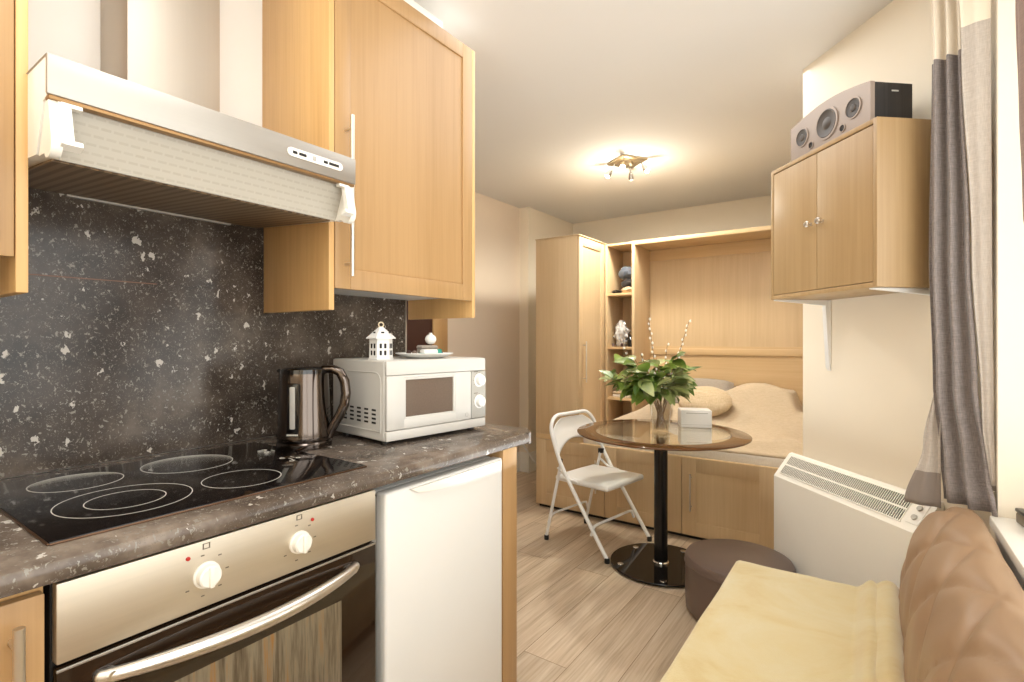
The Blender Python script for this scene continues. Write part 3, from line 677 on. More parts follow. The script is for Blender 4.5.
t = thing('headboard_unit', 'beech headboard surround with a top canopy shelf behind the bed', 'headboard', (-.6, 3.9, .546))
b = MB(); b.box(-1.486, 3.67, .456, -1.464, 4.03, 1.965, .002); b.build('side_panel', M['beech'], t, world=True)
b = MB(); b.box(-1.464, 3.67, 1.935, .42, 4.03, 1.963, .002); b.build('canopy_shelf', M['beechx'], t, world=True)
b = MB(); b.box(-1.464, 3.985, 1.847, .42, 4.0, 1.934); b.build('pelmet', M['beechx'], t, world=True)
b = MB(); b.box(-1.464, 4.0, 1.18, .42, 4.018, 1.935); b.build('upper_panel', M['beech'], t, world=True)
b = MB(); b.box(-1.464, 3.988, 1.118, .42, 4.02, 1.165, .003); b.box(-1.464, 3.999, 1.163, .42, 4.02, 1.182); b.build('rail', M['beechx'], t, world=True)
b = MB(); b.box(-1.464, 4.0, .456, .42, 4.018, 1.12); b.build('lower_panel', M['beechx'], t, world=True)

b = MB(); b.box(-1.695, BY+.035, .456, .42, 3.665, .566, .022, 3); b.box(-1.46, 3.6, .456, .42, 3.985, .566, .022, 3)
tag(b.build('mattress', M['mattress'], loc=(-.6, 3.6, .456), world=True), 'thin mattress in a white sheet on the beech bed base', 'mattress')

def sm(a, b_, x):
    t = max(0, min(1, (x-a)/(b_-a))); return t*t*(3-2*t)
def heap(x, y):
    z = .572+.05*sm(3.27, 3.40, y)+.25*sm(3.40, 3.92, y)*(.72+.28*sm(-1.1, -.75, x))
    z -= .14*sm(-.455, -.39, x)*sm(3.6, 3.88, y)
    z += .05*math.exp(-((x+.62)/.18)**2-((y-3.82)/.12)**2)
    q = noise.noise((x*3.2+y*2, y*5-x, .3)); z += .030*(1-abs(q)*2.2)*sm(3.33, 3.55, y)+.012*(1-2*abs(noise.noise((x*8-y*6, y*9+x*4, 2.1))))
    z += .010*math.sin(18*(y+.35*x)+3*noise.noise((x*3, y*3, 5)))*sm(3.3, 3.6, y)
    return z
b = MB()
def duvet(u, v):
    x = -1.30+1.20*u; y = 3.285+.68*v
    z = heap(x, y); e = min(1, min(u, 1-u, v*.35)/.05); z = .568+(z-.568)*(e if e < 1 else 1)**.5
    return (x, y, z)
b.grid(duvet, 70, 40)
tag(b.build('duvet', M['duvet'], loc=(-.5, 3.6, .57), world=True, mod=[solid(.02, -1)]), 'rumpled beige duvet spread over the bed', 'duvet')
# folded throw at the left end, rising to a point
b = MB()
def throw(u, v):
    x = -1.62+.46*u; y = 3.36+.27*v+.03*u
    z = .572+(.05+.24*u**1.1)*math.sin(math.pi*min(1, .08+.84*v))**.6+.012*noise.noise((x*9, y*9, 4))
    if u in (0, 1) or v in (0, 1): z = .57
    return (x, y, z)
b.grid(throw, 34, 22)
tag(b.build('folded_throw', M['duvet2'], loc=(-1.4, 3.5, .57), world=True, mod=[solid(.01, -1)]), 'taupe throw heaped at the left end of the bed behind the table', 'throw')
def pillow(b, c, sx, sy, th, rz=0, rx=0, ry=0, pw=.42, nz=0):
    m = Matrix.Translation(c) @ Matrix.Rotation(rz, 4, 'Z') @ Matrix.Rotation(rx, 4, 'X') @ Matrix.Rotation(ry, 4, 'Y')
    for sgn in (1, -1):
        def f(u, v):
            a = 2*u-1; d = 2*v-1
            k = (max(0, (1-a**4))*max(0, (1-d**4)))**pw
            q = m @ Vector((a*sx*(1-.06*d*d), d*sy*(1-.06*a*a), sgn*th*k*(1+nz*noise.noise((a*2.3, d*2.3, sgn)))))
            return tuple(q)
        if sgn > 0: b.grid(f, 22, 16)
        else: b.grid(lambda u, v: f(1-u, v), 22, 16)
b = MB(); pillow(b, (-1.07, 3.85, .835), .25, .15, .06, 0, R(38), 0, nz=.25)
t_ = thing('bed_pillow', 'grey pillow propped against the headboard behind the fleece cushion', 'pillow', (-1.07, 3.85, .79))
b.build('cover', M['greycl'], t_, world=True)
b = MB()
b.tube([(-.835, 3.86, .86), (-.80, 3.855, .875), (-.76, 3.85, .87), (-.735, 3.85, .85)], [.02, .035, .036, .02], 12)
tag(b.build('rolled_scarf', plain('grey_brown_knit', S(118, 96, 84), .9, var=.2, vs=70, bump=.5, bs=90), loc=(-.79, 3.855, .84), world=True), 'grey-brown rolled scarf at the right end of the grey pillow', 'scarf')
b = MB()
m = Matrix.Translation((-.955, 3.64, .815)) @ Matrix.Rotation(R(-8), 4, 'Z') @ Matrix.Rotation(R(52), 4, 'X')
t2 = bmesh.new(); bmesh.ops.create_uvsphere(t2, u_segments=40, v_segments=24, radius=1)
for v in t2.verts:
    c = v.co; n = 1+.05*noise.noise(c*3)+.02*noise.noise(c*9)
    v.co = m @ Vector((c.x*.185*n, c.y*.115*n, c.z*.06*n))
b.merge(t2)
tag(b.build('fleece_cushion', M['fluff'], loc=(-.90, 3.6, .70), world=True), 'rounded cream fleece cushion in the middle of the bed', 'cushion')
# shelf contents
def lump(b, c, s, seed, n=.25):
    t2 = bmesh.new(); bmesh.ops.create_uvsphere(t2, u_segments=24, v_segments=16, radius=1)
    for v in t2.verts:
        q = v.co; k = 1+n*noise.noise(q*2.2+Vector((seed, 0, 0)))
        z = q.z*s[2]*k
        v.co = Vector((c[0]+q.x*s[0]*k, c[1]+q.y*s[1]*k, c[2]+max(-s[2]*.75, z)))
    b.merge(t2)
z = SH[0]+.001
for (c, s, mt, nm, lab, cat) in (
    ((-1.575, 3.80, z+.155), (.062, .07, .055), 'jeans', 'folded_jeans', 'slate blue garment on top of the clothes pile on the high shelf', 'clothes'),
    ((-1.560, 3.80, z+.075), (.058, .06, .042), 'darkcl', 'dark_shirt', 'black garment in the middle of the clothes pile on the high shelf', 'clothes'),
    ((-1.555, 3.79, z+.0235), (.060, .075, .03), 'tan', 'tan_shirt', 'tan garment at the bottom of the clothes pile on the high shelf', 'clothes'),
    ((-1.640, 3.75, z+.013), (.03, .06, .017), 'black', 'black_shoe', 'small black shoe at the left of the high shelf', 'shoe')):
    b = MB(); lump(b, c, s, c[0]*9+c[2]*5); tag(b.build(nm, M[mt], loc=(c[0], c[1], c[2]-s[2]*.75), world=True), lab, cat)
z = SH[1]+.001
b = MB()
t2 = bmesh.new(); bmesh.ops.create_uvsphere(t2, u_segments=18, v_segments=14, radius=1)
for v in t2.verts:
    q = v.co.copy(); k = 1.1+.5*noise.noise(q*2.2+Vector((3, 0, 0)))+.9*noise.noise(q*5+Vector((9, 1, 0))); tp = 1.15-.3*max(0, q.z)+.5*max(0, q.z-.8)
    v.co = Vector((-1.605+q.x*.040*k*tp, 3.76+q.y*.04*k*tp, max(z, z+.10+q.z*.105*(1+.1*noise.noise(q*2)))))
b.merge(t2); tag(b.build('plastic_bag', M['foil'], loc=(-1.605, 3.76, z), world=True, angle=8), 'crumpled clear plastic bag on the middle shelf', 'bag')
b = MB(); b.lathe([(0, 0), (.022, 0), (.023, .06), (.012, .075), (.012, .095), (0, .096)], seg=20)
tag(b.build('dark_bottle', M['blackgl'], loc=(-1.530, 3.76, z)), 'small dark bottle right of the plastic bag on the middle shelf', 'bottle')
for (x, y, r_, mt, lab) in ((-1.655, 3.72, .013, 'pouf', 'small brown jar at the front left of the middle shelf'), (-1.575, 3.70, .011, 'maroon', 'small dark red jar in front of the plastic bag')):
    b = MB(); b.lathe([(0, 0), (r_, 0), (r_, .02), (r_*.7, .026), (0, .027)], seg=16); tag(b.build('small_jar', M[mt], loc=(x, y, z)), lab, 'jar')
z = SH[2]+.001
for k, (mt, lab) in enumerate((('mattress', 'white folded linen at the bottom of the low shelf pile'), ('tan', 'tan folded linen on top of the low shelf pile'))):
    b = MB(); b.box(-.07, -.09, 0, .07, .09, .022, .009, 3); o = b.build('folded_linen', M[mt], loc=(-1.585, 3.79, z+k*.0225)); tag(o, lab, 'linen')

# ------------------------------------------------------------------ wall cupboard on the pier, brackets, speaker, heater
WD = Vector((.666, -.746, 0)).normalized(); WN = Vector((-.746, -.666, 0)).normalized()
WP = Vector((-.275, 2.72, 0)); WANG = math.atan2(WD.y, WD.x)        # local x along the wall to the right, -y into the room
def wallpt(k, out, z): p = WP+WD*k+WN*out; return (p.x, p.y, z)
CD = .26; k0 = .157; CW = .551; CZ0 = 1.400; CZ1 = 1.941
t = thing('hanging_cupboard', 'two-door oak cupboard on the angled wall carrying the speaker', 'cupboard', wallpt(k0, 0, CZ0), WANG)
def cb(x0, o0, z0, x1, o1, z1, bv=.0015): b = MB(); b.box(x0, -o1, z0-CZ0, x1, -o0, z1-CZ0, bv); return b
cb(0, .002, CZ0, .016, CD, CZ1).build('side_panel', M['birch'], t)
cb(CW-.016, .002, CZ0, CW, CD, CZ1).build('side_panel', M['birch'], t)
cb(.016, .002, CZ1-.016, CW-.016, CD, CZ1).build('top_board', M['birch'], t)
cb(.016, .002, CZ0, CW-.016, CD, CZ0+.016).build('bottom_board', M['birch'], t)
cb(.016, .002, CZ0+.016, CW-.016, .01, CZ1-.016).build('back_board', M['birch'], t)
for a, c, kx in ((.018, CW/2-.0012, CW/2-.03), (CW/2+.0012, CW-.018, CW/2+.03)):
    do = cb(a, CD-.018, CZ0+.018, c, CD-.001, CZ1-.020).build('cupboard_door', M['birch'], t)
    b = MB(); b.M = Matrix.Translation((kx, -CD+.001, .265)) @ Matrix.Rotation(R(90), 4, 'X'); b.lathe([(0, 0), (.006, 0), (.005, .010), (.011, .016), (.012, .021), (.009, .026), (0, .027)], seg=20); b.build('knob', M['satin'], do)
for kk, lab in ((.012, 'white shelf bracket under the left of the hanging cupboard'), (.518, 'white shelf bracket under the right of the hanging cupboard')):
    t = thing('shelf_bracket', lab, 'bracket', wallpt(k0+kk, 0, CZ0-.001), WANG)
    b = MB(); b.prism([(.004, 0), (.25, 0), (.25, -.004), (.03, -.022), (.004, -.03)], lambda o, z, d: (d, -o, z), -.009, .009); b.build('arm', M['white'], t)
    b = MB(); b.prism([(.002, 0), (.012, 0), (.026, -.03), (.010, -.285), (.002, -.30)], lambda o, z, d: (d, -o, z), -.011, .011); b.build('wall_plate', M['white'], t)
# speaker
SW = .396; sk = .273
t = thing('centre_speaker', 'long grey-fronted black centre speaker on top of the hanging cupboard', 'speaker', wallpt(sk, .098, CZ1+.001), WANG)
arch = [(0, 0), (SW, 0), (SW, .130)]+[(SW*(1-s/10), .130+.027*math.sin(math.pi*s/10)) for s in range(1, 10)]+[(0, .130)]
b = MB(); b.prism(arch, lambda x, z, d: (x, d, z), 0, -.136); b.build('cabinet', M['ebony'], t)
b = MB(); b.prism([(x*1.008-.002, z*1.01+.0) for x, z in arch], lambda x, z, d: (x, d, z), -.1362, -.152); bf = b.build('baffle', M['baffle'], t)
for (x, z, r_, nm) in ((.068, .073, .034, 'driver'), (.325, .075, .034, 'driver'), (.20, .074, .054, 'woofer')):
    b = MB(); b.M = Matrix.Translation((x, -.152, z)) @ Matrix.Rotation(R(90), 4, 'X'); b.ring((0, 0, 0), r_*.92, r_*1.06, -.001, .004, 36); dr = b.build(nm, M['baffle'], bf)
    b = MB(); b.M = Matrix.Translation((x, -.152, z)) @ Matrix.Rotation(R(90), 4, 'X'); b.lathe([(r_*.93, .001), (r_*.93, .003), (r_*.86, .0045), (r_*.78, .002), (r_*.4, .001), (r_*.3, .0045), (0, .006)], seg=36); b.build('cone', M['cone'], dr)
for x in (.117, .276):
    b = MB(); b.M = Matrix.Translation((x, -.152, .026)) @ Matrix.Rotation(R(90), 4, 'X'); b.ring((0, 0, 0), .011, .0145, -.001, .003, 24); pt = b.build('bass_port', M['baffle'], bf)
    b = MB(); b.M = Matrix.Translation((x, -.152, .026)) @ Matrix.Rotation(R(90), 4, 'X'); b.lathe([(0, .0006), (.011, .0006), (.011, .001), (0, .001)], seg=24); b.build('port_hole', M['dark'], pt)
b = MB(); b.box(SW, -.075, .102, SW+.0006, -.05, .107); b.build('side_badge', M['greyp'], t)

# storage heater
HK0, HK1, HD, HH = -.072, .690, .095, .70
hw = HK1-HK0
t = thing('storage_heater', 'cream storage heater with a sloping grille on the angled wall', 'heater', wallpt(HK0, 0, 0), WANG)
prf = [(.004, .04), (HD, .04), (HD, .594), (HD-.006, .603), (.018, .696), (.004, .70)]
b = MB(); b.prism(prf, lambda o, z, d: (d, -o, z), 0, hw)
b.build('casing', M['offwhite'], t, angle=25)
for x in (.08, hw-.08): b = MB(); b.box(x-.03, -HD+.01, 0, x+.03, -.01, .04, .003); b.build('foot', M['greyp'], t)
slope = math.atan2(.093, HD-.024)          # grille plane
def gp(x, s, up): # s: 0 front .. 1 back
    o = HD-.006+(.018-HD+.006)*s; z = .603+.093*s
    n = Vector((0, -.093, HD-.024)).normalized()
    return Vector((x, -o, z))+n*up
def gbox(b, x0, x1, s0, s1, u0, u1):
    V = [gp(x, s, u) for u in (u0, u1) for s in (s0, s1) for x in (x0, x1)]
    b.add(V, [(0, 1, 3, 2)[::-1], (4, 5, 7, 6), (0, 1, 5, 4), (2, 3, 7, 6)[::-1], (0, 2, 6, 4)[::-1], (1, 3, 7, 5)])
b = MB(); gbox(b, .03, hw-.085, .10, .90, 0, .0012); gr = b.build('grille', M['dark'], t)
b = MB()
nb = 70
for i in range(nb+1):
    x = .03+(hw-.115)*i/nb; gbox(b, x-.0014, x+.0014, .10, .90, .001, .004)
gbox(b, .03, hw-.085, .47, .53, .001, .0045); gbox(b, .026, hw-.081, .08, .11, .0, .0045); gbox(b, .026, hw-.081, .89, .92, .0, .0045)
b.build('grille_bars', M['offwhite'], gr)
b = MB(); gbox(b, hw-.07, hw-.02, .15, .85, 0, .002); cpn = b.build('control_plate', M['whitep'], t)
for s_ in (.35, .65):
    b = MB(); p = gp(hw-.045, s_, .002); q = gp(hw-.045, s_, .008); b.cyl(p, q, .010, .009); b.build('dial', M['greyp'], cpn)

# ------------------------------------------------------------------ dining table and what stands on it
TC = (-.961, 2.787)
t = thing('round_table', 'round glass pedestal table with a bronze tinted rim', 'table', (TC[0], TC[1], 0))
b = MB(); b.lathe([(0, .720), (.352, .720), (.352, .730), (0, .730)], seg=96); b.build('clear_glass_centre', M['tabletop'], t)
b = MB(); b.lathe([(.3525, .720), (.449, .720), (.453, .7225), (.453, .7275), (.449, .730), (.3525, .730), (.3525, .720)], seg=96); b.build('tinted_rim', M['bronze'], t)
b = MB(); b.lathe([(0, .009), (.268, .009), (.270, .011), (.270, .017), (.268, .019), (0, .019)], seg=80); b.build('base_disc', M['hobglass'], t)
b = MB(); b.cyl((0, 0, .019), (0, 0, .712), .036, seg=36); b.build('pole', plain('black_pole', S(30, 28, 27), .22, .4), t)
b = MB(); b.lathe([(.036, .019), (.043, .019), (.043, .026), (.038, .031), (.036, .031)], seg=36); b.build('collar', M['chrome'], t)
b = MB(); b.lathe([(0, .708), (.06, .708), (.06, .7195), (0, .7195)], seg=36); b.build('top_plate', M['chrome'], t)
for k in range(5):
    a = R(-68+72*k); b = MB(); b.lathe([(0, .019), (.017, .019), (.016, .0215), (0, .0222)], c=(.225*math.cos(a), .225*math.sin(a), 0), seg=20); b.lathe([(0, 0), (.014, 0), (.014, .009), (0, .009)], c=(.225*math.cos(a), .225*math.sin(a), 0), seg=20); b.build('base_stud', M['chrome'], t)

TZ = .7305
VC = Vector((-.972, 2.815, TZ))
b = MB(); b.lathe([(0, 0), (.044, 0), (.046, .004), (.050, .06), (.056, .12), (.064, .19), (.0625, .19), (.0545, .12), (.0485, .06), (.044, .012), (0, .012)], seg=40)
tag(b.build('glass_vase', M['vase'], loc=tuple(VC)), 'clear flared glass vase on the round table', 'vase')
def leaf(b, p, d, n, ln, wd, curl=.5):
    d = d.normalized(); s = d.cross(n).normalized(); n = s.cross(d).normalized()
    V = []; k = 7
    for i in range(k+1):
        q = i/k; w = wd*math.sin(math.pi*min(1, q**.8*.98+.01))**.85
        c = p+d*(ln*q)-n*(ln*curl*q*q*.5)
        for j in (-1, -.5, 0, .5, 1): V.append(c+s*(w*.5*j)+n*(w*.16*abs(j)))
    F_ = []
    for i in range(k):
        for j in range(4): F_.append((i*5+j, i*5+j+1, (i+1)*5+j+1, (i+1)*5+j))
    b.add(V, F_)
def branch_path(a, lean, ln, sag, n=10):
    br = .012+.026*abs(math.sin(a*3.7)); base = Vector((br*math.cos(a+2.3), br*math.sin(a+2.3), .014)); rim = Vector((.046*math.cos(a), .046*math.sin(a), .19))
    pts = [base.lerp(rim, i/4) for i in range(5)]
    d0 = (rim-base).normalized(); out = Vector((math.cos(a), math.sin(a), 0))
    for i in range(1, n+1):
        q = i/n; pts.append(rim+d0*(ln*q*.55)+out*(lean*q)+Vector((0, 0, ln*q*.45-sag*q*q)))
    return pts
rl = random.Random(21)
specs = []
for i in range(22):
    up = i % 3 == 0
    specs.append((2*math.pi*i*.382+rl.uniform(-.15, .15), rl.uniform(.02, .06) if up else rl.uniform(.06, .13), rl.uniform(.17, .26) if up else rl.uniform(.10, .19), 0 if up else rl.uniform(.01, .09)))
RV = Vector((math.cos(R(35)), math.sin(R(35)), 0))
for i, (a, lean, ln, sag) in enumerate(specs):
    # wider than deep, as the spray spreads to both sides
    lean *= .75+.6*abs(math.cos(a-R(35)))
    pale = i % 4 == 1
    t = thing('leafy_branch', 'pale grey-green leafy branch in the glass vase' if pale else 'dark green leafy branch in the glass vase', 'branch', tuple(VC), 0, 'pale leafy branches in the vase' if pale else 'green leafy branches in the vase')
    pts = branch_path(a, lean, ln, sag)
    pts = [p-RV*(.062*max(0, k-4)/10) for k, p in enumerate(pts)]
    b = MB(); b.tube(pts, [.0017]*5+[.0026-.0012*k/10 for k in range(10)], 6); b.build('stem', M['soil'], t)
    for k in range(rl.randint(9, 12)):
        q = rl.uniform(.15, 1); ix = 4+q*10; i0 = min(int(ix), 13); p = pts[i0].lerp(pts[i0+1], ix-i0)
        out = Vector((p.x, p.y, 0)).normalized(); ang = rl.uniform(-1.5, 1.5)
        d = Matrix.Rotation(ang, 3, 'Z') @ out+Vector((0, 0, rl.uniform(-.45, .7)))
        nrm = Vector((rl.uniform(-.5, .5), rl.uniform(-.9, .1), 1))
        b = MB(); leaf(b, p, d, nrm, rl.uniform(.075, .125), rl.uniform(.048, .078), rl.uniform(.1, .8))
        b.build('leaf', M['leafp' if (pale or rl.random() < .22) else 'leaf'], t, angle=80)
# catkin twigs: tips placed to the sides and up
def tip(side, up, depth=0): return RV*side+Vector((0, 0, up))+Vector((-RV.y, RV.x, 0))*depth
for i, (side, up, dp, nc, lab) in enumerate(((-.065, .615, .0, 17, 'tallest white catkin twig rising from the vase to the upper left'), (.17, .605, .04, 17, 'long white catkin twig leaning right out of the vase'), (-.20, .455, .03, 9, 'catkin twig leaning left in front of the shelf unit'), (.055, .475, .06, 6, 'short catkin twig just left of the long right leaning one'), (-.12, .42, -.05, 5, 'shortest catkin twig, left of the tallest one'))):
    t = thing('catkin_twig', lab, 'twig', tuple(VC))
    tp = tip(side, up, dp); base = Vector((-.02*math.copysign(1, side), .0, .014)); mid = Vector((tp.x*.28, tp.y*.28, .24))
    pts = []
    for k in range(17):
        q = k/16; pts.append(base*(1-q)**2+mid*2*q*(1-q)+tp*q*q)
    b = MB(); b.tube(pts, [.003-.0015*k/16 for k in range(17)], 6); b.build('twig', M['soil'], t)
    for k in range(nc):
        q = 1-.62*k/max(nc, 8); ix = q*16; i0 = min(int(ix), 15); p = pts[i0].lerp(pts[i0+1], ix-i0); d = (pts[i0+1]-pts[i0]).normalized()
        sd = Vector((math.cos(k*2.4), math.sin(k*2.4), 0))*.005
        b = MB(); q0 = p+sd; b.tube([q0-d*.008, q0-d*.004+sd*.2, q0+d*.003+sd*.3, q0+d*.009+sd*.3], [.001, .0062, .0060, .001], 8); b.build('catkin', M['catkin'], t)

t = thing('tissue_box', 'white box with a slot on the round table, right of the vase', 'box', (-.862, 3.075, TZ), R(25))
b = MB(); b.box(-.085, -.06, 0, .085, .06, .100, .005, 3); b.build('box_body', M['white'], t)
b = MB(); b.box(-.055, -.0608, .081, .062, -.0595, .0845); b.build('slot', M['greyp'], t)
b = MB(); b.box(-.0855, -.0605, .0165, .0855, .0605, .018); b.build('seam', M['greyp'], t)

# folding chair: local x = facing (towards the table), y = left
fl = Vector((-1.202, 2.632, 0)); bl = Vector((-1.674, 2.741, 0)); fr_ = Vector((-1.142, 3.107, 0)); br_ = Vector((-1.597, 3.16, 0))
cc = (fl+bl+fr_+br_)/4; fx = ((fl-bl)+(fr_-br_)).normalized(); ca = math.atan2(fx.y, fx.x)
t = thing('folding_chair', 'white metal folding chair at the round table', 'chair', tuple(cc), ca)
HW = .225; FXF = .235; BXB = -.235
r_ = .0115
UP = [(.012, 0), (.25, .170), (.42, .288), (.50, .338), (.57, .370), (.65, .400), (.74, .428), (.85, .456)]
def upr(sy, q):                                # front leg / back upright: q=0 foot .. 1 top
    z = .012+.752*q
    for (z0, d0), (z1, d1) in zip(UP[:-1], UP[1:]):
        if z <= z1: break
    return Vector((FXF-(d0+(d1-d0)*(z-z0)/(z1-z0)), sy*HW, z))
# hoop: left leg up, round the top, down the right leg
pts = [upr(-1, q) for q in [i/20*.86 for i in range(21)]]
tp0 = upr(-1, .86); tp1 = upr(-1, 1.0)
for i in range(1, 8):
    a = R(90*i/8); pts.append(Vector((tp0.x+(tp1.x-tp0.x)*math.sin(a), -HW+.105*(1-math.cos(a)), tp0.z+(tp1.z-tp0.z)*math.sin(a))))
for i in range(6):
    y = -HW+.105+(2*HW-.21)*i/5; pts.append(Vector((tp1.x, y, tp1.z)))
for i in range(7, 0, -1):
    a = R(90*i/8); pts.append(Vector((tp0.x+(tp1.x-tp0.x)*math.sin(a), HW-.105*(1-math.cos(a)), tp0.z+(tp1.z-tp0.z)*math.sin(a))))
pts += [upr(1, q) for q in [i/20*.86 for i in range(20, -1, -1)]]
b = MB(); b.tube(pts, r_, 12); b.build('front_frame', M['white'], t)
def backp(u, v):
    q = .70+.27*v; p0 = upr(-1, q); hw = HW-.012
    if v > .55: hw = HW-.012-.10*((v-.55)/.45)**2.2
    y = (2*u-1)*hw
    # lower edge arches up in the middle
    zz = p0.z+(1-v)*.075*(1-(2*u-1)**2)
    return (p0.x-.022*(1-(2*u-1)**2)-(zz-p0.z)*.32, y, zz)
b = MB(); b.grid(backp, 20, 12); b.build('backrest', M['white'], t, mod=[solid(.004, 0)])
SZ = .412
def seatp(u, v):
    x = -.145+.40*u; hw = .195-.012*(1-u); y = (2*v-1)*hw
    return (x, y, SZ)
b = MB(); b.box(-.170, -.197, SZ-.036, .215, .197, SZ, .017, 4); 
b.build('seat', M['white'], t)
for sy in (-1, 1):
    b = MB(); y = sy*(HW-.024); p0 = Vector((-.115, y, .497)); p1 = Vector((BXB, y, .012)); b.cyl(p0, p1, .0095, seg=12); b.build('rear_leg', M['white'], t)
    b = MB(); b.box(-.128, y-.009, .490, -.098, y+.013*sy+.006, .520, .003); b.build('hinge', M['black'], t)
    b = MB(); b.tube([(-.135, sy*(HW-.016), .46), (-.06, sy*(HW-.014), .41), (.02, sy*(HW-.014), .40)], .007, 8); b.build('side_link', M['white'], t)
    for (x, yy) in ((FXF, sy*HW), (BXB, y)):
        b = MB(); b.lathe([(0, 0), (.014, 0), (.0145, .004), (.0145, .024), (.012, .028), (0, .028)], c=(x+(.003 if x < 0 else -.004), yy, 0), seg=14); b.build('rubber_foot', M['black'], t)
q = .21; a_ = upr(-1, q); b = MB(); b.tube([(a_.x, -HW, a_.z-.05), (a_.x, -HW+.03, a_.z-.004), (a_.x, -HW+.06, a_.z), (a_.x, HW-.06, a_.z), (a_.x, HW-.03, a_.z-.004), (a_.x, HW, a_.z-.05)], .008, 8); b.build('front_crossbar', M['white'], t)
xr = BXB+(-.155-BXB)*.33; zr = .012+.443*.33
b = MB(); b.tube([(xr-.01, -HW+.024, zr-.05), (xr, -HW+.05, zr-.005), (xr, -HW+.08, zr), (xr, HW-.08, zr), (xr, HW-.05, zr-.005), (xr-.01, HW-.024, zr-.05)], .007, 8); b.build('rear_crossbar', M['white'], t)

# ottoman
t = thing('ottoman', 'round dark brown leather ottoman between the table and the heater', 'ottoman', (-.508, 2.498, 0))
b = MB(); b.lathe([(0, .004), (.214, .004), (.222, .012), (.226, .05), (.228, .13), (.226, .214)], seg=64); b.build('body', M['pouf'], t)
b = MB(); b.lathe([(.225, .2145), (.229, .220), (.228, .239), (.220, .253), (.195, .262), (.10, .269), (0, .270)], seg=64); b.build('cushion_lid', M['pouf'], t)
b = MB(); b.tube([(.2275*math.cos(R(a)), .2275*math.sin(R(a)), .2170) for a in range(0, 360, 6)], .0032, 8, closed=True); b.build('piping', M['pouf'], t)

# ------------------------------------------------------------------ sofa and blanket
t = thing('leather_sofa', 'brown button-tufted leather sofa under the window', 'sofa', (-.1, 1.1, 0))
SY0, SY1 = .15, 2.025
b = MB(); b.box(-.41, SY0, .24, .07, SY1+.028, .412, .035, 4); b.build('seat', M['leather'], t, world=True)
b = MB(); b.box(-.37, SY0+.03, .08, .22, SY1-.03, .25, .01); b.build('base', M['sofablk'], t, world=True)
# back: profile swept along y with tufting
prof = [(.055, .30), (.052, .40), (.056, .46), (.066, .54), (.082, .61), (.106, .665), (.138, .712), (.170, .735), (.200, .742), (.228, .738), (.248, .715), (.252, .66), (.252, .50), (.252, .30)]
def cat(ps, u):
    n = len(ps)-1; x = min(u*n, n-1e-6); i = int(x); f = x-i
    g = lambda k: Vector(ps[max(0, min(n, k))])
    p0, p1, p2, p3 = g(i-1), g(i), g(i+1), g(i+2)
    return .5*((2*p1)+(p2-p0)*f+(2*p0-5*p1+4*p2-p3)*f*f+(3*p1-p0-3*p2+p3)*f**3)
def backf(u, v):
    p = cat(prof, u); e = .003; tg = (cat(prof, min(1, u+e))-cat(prof, max(0, u-e))).normalized(); nm = Vector((-tg.y, tg.x))
    y = SY0+(SY1-SY0)*v
    s = u*13; m = (1 if 1.0 < s < 9.2 else 0)*sm(1.0, 2.5, s)*(1-sm(6.6, 9.2, s))
    A = (y/.30+s/5.2); B = (y/.30-s/5.2)
    d = min(abs(math.sin(math.pi*A)), abs(math.sin(math.pi*B)))
    puff = (min(1, d*1.6))**.55
    dd = m*(-.011+.013*puff)+.004*noise.noise((y*7, s*.8, 1))
    # end rounding
    en = min(v, 1-v)*(SY1-SY0); k = 0 if en > .035 else (1-math.sqrt(max(0, 1-(1-en/.035)**2)))
    c = Vector((.15, .50)); q = p+nm*dd; q = q+(c-q)*(.10*k)
    return (q.x, y, q.y)
b = MB(); b.grid(backf, 78, 150)
for vv in (0, 1):
    ring = [backf(i/78, vv) for i in range(79)]
    b.add(ring, [list(range(79)) if vv else list(range(79))[::-1]])
b.build('backrest', M['leather'], t, world=True, angle=60)
for (x, y) in ((-.34, .25), (-.34, 1.9), (.2, .25), (.2, 1.9)):
    b = MB(); b.cyl((x, y, 0), (x, y, .085), .018, .024); b.build('leg', M['black'], t, world=True)
# blanket
def blank(u, v):
    x = -.432+.494*u; y = .30+1.765*v
    z = .418+.004*noise.noise((x*4, y*4, 0))+.0035*noise.noise((x*13, y*9, 3))
    # rolled folds where it meets the backrest
    k = sm(.76, .88, u)
    z += k*(.016+.018*abs(math.sin((u-.76)*math.pi*8.3+.5*noise.noise((y*2, 1, 1)))))*(1-sm(.985, 1.0, u))+.01*k
    x += k*.006*noise.noise((y*5, u*9, 7))
    if u < .045: q = 1-u/.045; z -= .05*q*q+.26*max(0, q-.5)*2*(q > .5); x = -.432+.494*.045*(1-q)**1.3 if q < 1 else -.432
    if v > .985: q = (v-.985)/.015; z -= .02*q*q+.14*(q > .6)
    return (x, y, z)
b = MB(); b.grid(blank, 90, 110)
tag(b.build('fleece_blanket', M['blanket'], loc=(-.2, 1.1, .42), world=True, mod=[solid(.004, 1)]), 'yellow fleece blanket spread over the sofa seat', 'blanket')

